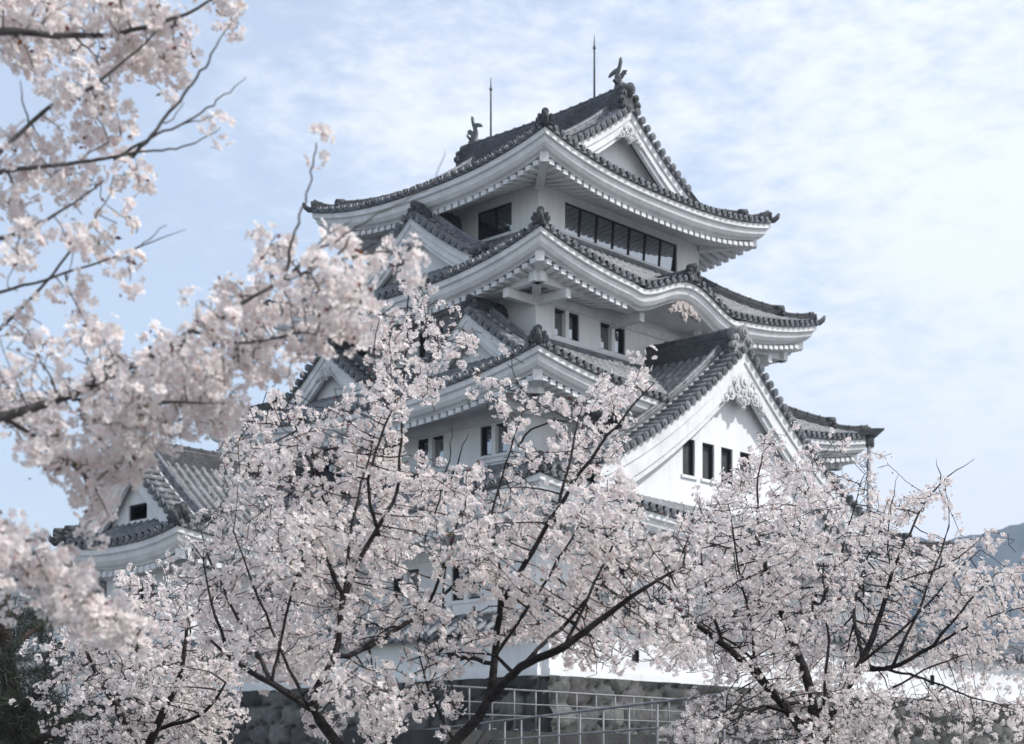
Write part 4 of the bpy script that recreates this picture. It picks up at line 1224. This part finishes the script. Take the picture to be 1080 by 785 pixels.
# 2: the tree on the right
T2 = [
    [(868, 1070, 0, 0.111), (864, 900, 0, 0.0888), (861, 800, 0, 0.0703)],
    [(861, 800, 0, 0.0459), (857, 740, 0.1, 0.037), (852, 715, 0.1, 0.0326), (835, 671, 0.2, 0.0266), (821, 634, 0.2, 0.0207), (806, 585, 0.2, 0.0148), (800, 540, 0.1, 0.0096), (803, 495, 0.1, 0.0052), (806, 465, 0.1, 0.0022)],
    [(859, 790, 0, 0.0407), (832, 750, -0.3, 0.034), (800, 715, -0.5, 0.0266), (761, 680, -0.7, 0.0207), (719, 648, -0.9, 0.0133), (690, 630, -1.0, 0.0059)],
    [(861, 800, 0, 0.0407), (880, 750, 0.1, 0.034), (910, 699, 0.2, 0.0266), (926, 657, 0.3, 0.02), (938, 615, 0.3, 0.0148), (950, 580, 0.3, 0.0104), (967, 548, 0.3, 0.0074), (992, 510, 0.3, 0.0052), (1012, 495, 0.3, 0.003), (1028, 484, 0.3, 0.0015)],
    [(905, 705, 0.2, 0.0192), (938, 706, -0.2, 0.0163), (984, 680, -0.4, 0.0118), (1012, 662, -0.5, 0.0081), (1050, 645, -0.6, 0.0052), (1085, 640, -0.6, 0.003)],
    [(806, 585, 0.2, 0.0096), (770, 575, -0.2, 0.0074), (735, 570, -0.3, 0.0044)],
    [(835, 671, 0.2, 0.0148), (868, 640, 0.6, 0.0118), (888, 590, 0.8, 0.0089), (900, 540, 0.9, 0.0059), (912, 500, 0.9, 0.003)],
    [(910, 699, 0.2, 0.0148), (900, 650, 0.7, 0.0118), (905, 610, 0.9, 0.0089), (925, 560, 1.0, 0.0052)],
    [(938, 615, 0.3, 0.0081), (980, 600, 0.0, 0.0067), (1015, 585, -0.2, 0.0044), (1040, 560, -0.2, 0.0022)],
    [(857, 740, 0.1, 0.0163), (800, 745, -0.6, 0.0118), (765, 752, -0.9, 0.0074), (735, 765, -1.0, 0.0044)],
    [(938, 706, -0.2, 0.0104), (985, 720, -0.7, 0.0074), (1030, 735, -1.0, 0.0052), (1075, 750, -1.2, 0.003)],
    [(761, 680, -0.70, 0.0120), (746, 622, -0.70, 0.0077), (735, 566, -0.70, 0.0035)],
    [(800, 715, -0.40, 0.0120), (790, 650, -0.40, 0.0092), (776, 590, -0.40, 0.0063), (768, 532, -0.40, 0.0035)],
    [(868, 746, 0.00, 0.0120), (874, 680, 0.00, 0.0092), (868, 610, 0.00, 0.0063), (874, 536, 0.00, 0.0035)],
    [(938, 706, -0.20, 0.0120), (962, 650, -0.20, 0.0092), (986, 600, -0.20, 0.0063), (1001, 556, -0.20, 0.0035)],
    [(910, 699, -0.10, 0.0120), (960, 655, -0.10, 0.0092), (1000, 612, -0.10, 0.0063), (1034, 580, -0.10, 0.0035)],
    [(821, 634, 0.10, 0.0120), (838, 580, 0.10, 0.0077), (846, 526, 0.10, 0.0035)],
    [(984, 680, -0.50, 0.0120), (1020, 632, -0.50, 0.0077), (1052, 604, -0.50, 0.0035)],
    [(832, 750, -0.60, 0.0120), (790, 690, -0.60, 0.0092), (748, 660, -0.60, 0.0063), (712, 640, -0.60, 0.0035)],
    [(880, 750, -0.30, 0.0120), (930, 728, -0.30, 0.0092), (985, 700, -0.30, 0.0063), (1020, 690, -0.30, 0.0035)],
]
B2 = [(733, 560, 28), (772, 522, 26), (800, 487, 22), (840, 500, 22), (868, 486, 16, .8), (905, 502, 22, .8), (760, 590, 42), (820, 560, 42), (878, 556, 42), (930, 552, 28), (958, 538, 16, .8), (985, 520, 9, .6),
      (722, 632, 38), (790, 640, 48), (852, 620, 48), (920, 608, 46), (968, 605, 32), (1018, 580, 20, .7), (1000, 642, 42), (1052, 622, 32), (940, 668, 46), (872, 690, 46), (800, 700, 42), (742, 680, 30),
      (1012, 690, 28, .8), (1062, 662, 26, .8), (760, 752, 30), (728, 768, 22), (820, 752, 36), (890, 752, 42), (918, 776, 28), (962, 742, 26, .8), (1000, 745, 26, .45), (1050, 740, 28, .45), (1022, 770, 28, .45), (1075, 700, 20, .5), (700, 610, 24), (845, 780, 24), (780, 785, 22)]
BARE2 = [[(938, 600, 0.3, 0.006), (936, 555, 0.2, 0.005), (944, 520, 0.2, 0.003), (947, 500, 0.2, 0.0015)], [(990, 600, 0, 0.004), (996, 565, 0, 0.003), (1004, 538, 0, 0.0012)], [(992, 510, 0.3, 0.005), (990, 495, 0.3, 0.003), (988, 482, 0.3, 0.001)]]
cherry('cherry_tree', 'wide cherry tree on the right whose twigs reach past the far eave and the hill', 11.0, T2, B2, 23, 0.08, 0.5, 0.063, 1080, spread=2.2, per=6.4, bare=BARE2, rthin=0.0095, back=0.5)

# 3: smaller tree low on the left
T3 = [
    [(150, 1030, 0, 0.088), (152, 880, 0, 0.068), (150, 800, 0, 0.056)],
    [(150, 800, 0, 0.036), (120, 745, 0.1, 0.0256), (95, 700, 0.2, 0.0176), (80, 660, 0.3, 0.0096)],
    [(150, 800, 0, 0.036), (175, 750, -0.2, 0.0272), (195, 710, -0.3, 0.0192), (200, 660, -0.3, 0.0112), (195, 625, -0.3, 0.0048)],
    [(165, 770, 0, 0.016), (215, 755, -0.4, 0.0128), (238, 720, -0.5, 0.008)],
    [(120, 745, 0.1, 0.016), (145, 690, 0.3, 0.012), (150, 640, 0.4, 0.0064)],
]
B3 = [(100, 702, 36), (150, 682, 40), (200, 722, 38), (122, 750, 40), (62, 742, 26, .7), (182, 766, 32), (226, 700, 26), (210, 642, 30), (162, 632, 26), (92, 662, 26, .8), (236, 745, 22, .7), (80, 780, 26), (140, 785, 24), (185, 605, 12, .6), (60, 690, 22), (250, 700, 20), (215, 770, 26), (100, 790, 24), (170, 720, 30)]
cherry('cherry_tree', 'small cherry tree low on the left between the dark pine and the stone wall', 12.0, T3, B3, 31, 0.085, 0.6, 0.06, 1350, spread=1.8, per=6.6, rthin=0.0095, back=0.3)

# 4: near tree, its limbs reaching in from the left
ND = 4.3
T4 = [
    [(-420, 1440, 0.3, 0.1184), (-400, 1000, 0.3, 0.0962), (-370, 640, 0.2, 0.074), (-320, 480, 0.1, 0.0592)],
    [(-320, 480, 0.1, 0.037), (-160, 462, 0.05, 0.0259), (-50, 448, 0, 0.0192), (0, 440, 0, 0.0155), (60, 418, 0, 0.0133), (95, 404, 0, 0.0118), (140, 385, 0, 0.0096), (200, 352, -0.02, 0.0074), (265, 315, -0.03, 0.0059), (330, 285, -0.03, 0.0044), (385, 266, 0.0, 0.003), (432, 262, 0.05, 0.0015)],
    [(-370, 640, 0.2, 0.0444), (-330, 300, 0.2, 0.037), (-200, 120, 0.1, 0.0259), (-90, 45, 0.1, 0.0163), (0, 29, 0.1, 0.0111), (60, 37, 0.1, 0.0089), (125, 38, 0.1, 0.0067), (180, 24, 0.1, 0.0052), (215, 8, 0.1, 0.0037), (250, -18, 0.1, 0.0022)],
    [(-250, 190, 0.15, 0.0222), (-120, 200, 0.1, 0.0133), (0, 178, 0.05, 0.0074), (76, 172, 0.05, 0.0055), (120, 166, 0.05, 0.0044), (148, 160, 0.05, 0.0041)],
    [(-300, 330, 0.15, 0.0222), (-120, 280, 0.0, 0.0111), (0, 247, -0.05, 0.0059), (50, 228, -0.05, 0.0044), (70, 216, -0.05, 0.003), (110, 190, -0.05, 0.0022)],
    [(-310, 420, 0.15, 0.0222), (-150, 350, 0.2, 0.0104), (0, 308, 0.15, 0.0044), (50, 293, 0.15, 0.0037), (122, 272, 0.15, 0.0026), (165, 255, 0.15, 0.0019), (196, 242, 0.15, 0.0007)],
    [(-150, 460, 0.1, 0.0118), (-50, 390, 0.2, 0.0074), (0, 346, 0.2, 0.0052), (46, 300, 0.2, 0.0041), (87, 245, 0.2, 0.003), (117, 204, 0.2, 0.0015)],
    [(-20, 178, 0.05, 0.0074), (30, 130, 0.1, 0.0059), (70, 105, 0.1, 0.0052), (102, 91, 0.1, 0.0044), (143, 55, 0.1, 0.003), (170, 25, 0.1, 0.0022)],
    [(-330, 560, 0.2, 0.0296), (-180, 600, 0.1, 0.0163), (-60, 580, 0.0, 0.0089), (0, 585, 0.0, 0.0059), (60, 610, 0.0, 0.0044), (110, 645, 0.0, 0.003), (140, 675, 0.0, 0.0015)],
    [(0, 440, 0, 0.0074), (50, 470, 0.05, 0.0052), (90, 500, 0.05, 0.0037), (115, 545, 0.05, 0.0015)],
    [(60, 418, 0, 0.0059), (130, 430, -0.05, 0.0052), (200, 425, -0.05, 0.0037), (235, 425, -0.05, 0.0015)],
    [(200, 352, 0, 0.0044), (260, 365, 0.05, 0.0037), (330, 350, 0.1, 0.0022), (370, 370, 0.15, 0.0015)],
]
B4 = [(20, 30, 30, 0.75), (68, 20, 32, 0.75), (120, 26, 32, 0.75), (168, 30, 30, 0.75), (212, 12, 22, 0.75), (92, 72, 30, 0.75), (150, 58, 22, 0.75), (188, 48, 16, 0.75), (236, 3, 18, 0.75), (30, 62, 22, 0.52), (95, 108, 30, 0.75), (108, 132, 19, 0.5), (60, 130, 19, 0.4), (18, 155, 19, 0.4), (85, 165, 20, 0.5), (40, 195, 28, 0.5), (14, 212, 22, 0.5), (92, 190, 15, 0.5), (142, 175, 9, 0.5), (146, 203, 13, 0.5), (102, 248, 22, 0.5), (62, 246, 12, 0.35), (132, 240, 12, 0.5), (20, 272, 10, 0.3), (8, 296, 11, 0.5), (132, 296, 12, 0.35), (82, 322, 15, 0.35), (30, 345, 20, 0.5), (102, 350, 20, 0.5), (40, 390, 34, 1.0), (108, 372, 18, 1.0), (98, 420, 40, 1.0), (30, 440, 40, 1.0), (162, 428, 36, 1.0), (182, 382, 32, 1.0), (222, 358, 34, 0.75), (262, 330, 38, 0.75), (300, 288, 30, 1.0), (330, 340, 34, 0.75), (280, 372, 36, 0.75), (222, 418, 40, 0.75), (342, 300, 26, 1.0), (372, 272, 20, 1.0), (402, 266, 14, 1.0), (426, 280, 12, 1.0), (378, 325, 18, 0.75), (60, 480, 24, 1.0), (92, 500, 22, 1.0), (103, 545, 14, 0.85), (132, 470, 26, 1.0), (20, 592, 32, 0.85), (60, 612, 36, 0.85), (100, 642, 32, 0.85), (130, 665, 24, 0.85), (18, 562, 16, 0.85), (148, 442, 22, 1.0), (195, 436, 22, 1.0), (62, 570, 14, 0.51), (395, 300, 10, 1.0), (10, 640, 20, 0.59)]
BARE4 = [[(140, 166, 0.05, 0.0055), (173, 127, 0.05, 0.0045), (209, 82, 0.05, 0.0035), (228, 50, 0.05, 0.0025), (243, 23, 0.05, 0.0012)],
         [(120, 168, 0.05, 0.005), (153, 148, 0.05, 0.004), (190, 132, 0.05, 0.0032), (214, 119, 0.05, 0.0028), (240, 98, 0.05, 0.002), (260, 82, 0.05, 0.001)],
         [(148, 160, 0.05, 0.0035), (180, 157, 0.05, 0.003), (210, 150, 0.05, 0.002), (225, 142, 0.05, 0.0016), (234, 135, 0.05, 0.001)],
         [(175, 130, 0.05, 0.002), (190, 118, 0.05, 0.0015), (196, 108, 0.05, 0.001)], [(196, 130, 0.05, 0.002), (222, 124, 0.05, 0.0012), (232, 116, 0.05, 0.0008)],
         [(300, 297, -0.03, 0.005), (308, 255, -0.03, 0.004), (318, 222, -0.03, 0.003), (327, 192, -0.03, 0.0025), (334, 150, -0.03, 0.002)],
         [(300, 300, -0.02, 0.005), (320, 271, -0.02, 0.004), (345, 258, -0.02, 0.003), (375, 240, -0.02, 0.0025), (410, 220, -0.02, 0.002), (440, 205, 0, 0.0018), (459, 192, 0, 0.0014), (470, 160, 0, 0.001)],
         [(340, 285, 0, 0.004), (365, 262, 0, 0.003), (372, 248, 0, 0.002)], [(310, 290, -0.02, 0.004), (330, 262, -0.02, 0.003), (352, 244, -0.02, 0.002), (372, 232, -0.02, 0.001)],
         [(90, 240, 0.15, 0.003), (78, 262, 0.15, 0.002), (70, 300, 0.15, 0.0012)], [(115, 150, 0.1, 0.003), (106, 130, 0.1, 0.002), (98, 112, 0.1, 0.001)],
         [(30, 130, 0.1, 0.003), (24, 105, 0.1, 0.0022), (22, 84, 0.1, 0.0012)], [(125, 38, 0.1, 0.004), (108, 12, 0.1, 0.003), (100, -10, 0.1, 0.002)], [(120, 272, 0.15, 0.003), (145, 262, 0.15, 0.002), (176, 237, 0.15, 0.001)]]
cherry('cherry_tree', 'nearest cherry tree, its blurred blossom laden limbs reaching in from the left', ND, T4, B4, 47, 0.032, 0.16, 0.028, 2800, fl=(0.0150, 0.0180), spread=0.5, per=5.0, bare=BARE4, mat='bark_grey', bit=0.8, rthin=0.0042, back=0.08, tips=[(334, 150, -0.02), (352, 238, -0.02), (234, 135, 0.05), (428, 283, 0.05)])

# pine at lower left
def pine():
    g = np.random.default_rng(5); d = 16.0
    root_p = at(5, 950, d); root = empty('pine_tree', (root_p.x, root_p.y, 0))
    tag(root, 'dark green pine tree in the lower left corner before the gallery wall', 'tree')
    limbs = [[(0, 981, 0, 0.16), (5, 860, 0, 0.13), (14, 740, 0, 0.10), (2, 660, 0, 0.07), (8, 625, 0, 0.03)],
             [(10, 760, 0, 0.05), (40, 730, -0.3, 0.04), (70, 715, -0.5, 0.015)], [(8, 690, 0, 0.04), (30, 665, 0.2, 0.03), (52, 655, 0.3, 0.012)],
             [(12, 745, 0, 0.04), (-30, 720, 0, 0.03), (-60, 700, 0, 0.015)], [(6, 800, 0, 0.05), (50, 775, -0.4, 0.04), (95, 765, -0.6, 0.015)], [(4, 655, 0, 0.03), (-20, 640, 0.2, 0.01)]]
    LM = [resample(to3(l, d), 0.14) for l in limbs]
    AT = []
    for (x, y, r, k) in ((5, 640, 22, 1), (25, 665, 24, 1), (-15, 660, 24, 1), (40, 655, 14, .8), (10, 700, 26, .7), (45, 725, 26, 1), (70, 712, 14, 1), (15, 745, 34, 1), (60, 765, 34, 1), (-20, 720, 34, 1), (0, 780, 36, 1), (90, 770, 24, 1), (50, 690, 12, .7), (30, 785, 34, 1)):
        rm = r * d / FPX; cnt = int(120 * math.pi * rm * rm * k) + 4
        q = g.normal(0, 1, (cnt, 3)); q /= np.linalg.norm(q, axis=1, keepdims=True); q *= g.uniform(0, 1, (cnt, 1)) ** (1 / 2.6) * rm; q[:, 1] *= 1.6; q[:, 2] *= 0.8
        AT.append(np.array(at(x, y, d + g.uniform(-0.6, 0.6)))[None] + q)
    AT = np.concatenate(AT)
    P, par, r, n0 = grow(LM, AT, 0.12, 1.6, 0.10, g, 60)
    Vt, Ft = tubes(P, par, np.maximum(r, 0.004)); o3 = np.array([root_p.x, root_p.y, 0])
    np_mesh('trunk', Vt - o3, Ft, M['pine_bark'], root, smooth=True)
    thin = np.where((r < 0.012) & (np.arange(len(r)) >= n0))[0]
    cc = P[thin].repeat(46, 0); n = len(cc)
    dv = g.normal(0, 1, (n, 3)) + np.array([0, 0, 0.55]); dv /= np.linalg.norm(dv, axis=1, keepdims=True)
    c0 = cc + g.normal(0, 0.035, (n, 3)); ln = g.uniform(0.07, 0.13, (n, 1)); sd = np.cross(dv, g.normal(0, 1, (n, 3))); sd /= np.linalg.norm(sd, axis=1, keepdims=True); sd *= 0.0035
    V = np.stack([c0 - sd, c0 + sd, c0 + dv * ln + sd * 0.4, c0 + dv * ln - sd * 0.4], 1).reshape(-1, 3) - o3
    kcol = np.clip(np.array([0.036, 0.045, 0.034])[None] * g.uniform(0.6, 1.7, (n, 1)) + g.normal(0, 0.004, (n, 3)), 0.005, 0.3).repeat(4, 0)
    np_mesh('needles', V, np.arange(n * 4).reshape(n, 4), M['needle'], root, attr=kcol)
    print('PINE needles', n)
pine()

# ------------------------------------------------------------------ haze
mb = MB(); mb.box(-1500, 1500, -80, 2400, -2.0, 420.0)
hz = mb.build('haze', [])
hm = bpy.data.materials.new('haze_air'); hm.use_nodes = True
hn = hm.node_tree; hn.nodes.clear()
ho = hn.nodes.new('ShaderNodeOutputMaterial'); hv = hn.nodes.new('ShaderNodeVolumePrincipled')
hv.inputs['Color'].default_value = (0.60, 0.74, 1.0, 1); hv.inputs['Density'].default_value = 0.00030; hv.inputs['Anisotropy'].default_value = 0.2
hn.links.new(hv.outputs['Volume'], ho.inputs['Volume'])
hz.data.materials.append(hm); hz['kind'] = 'stuff'
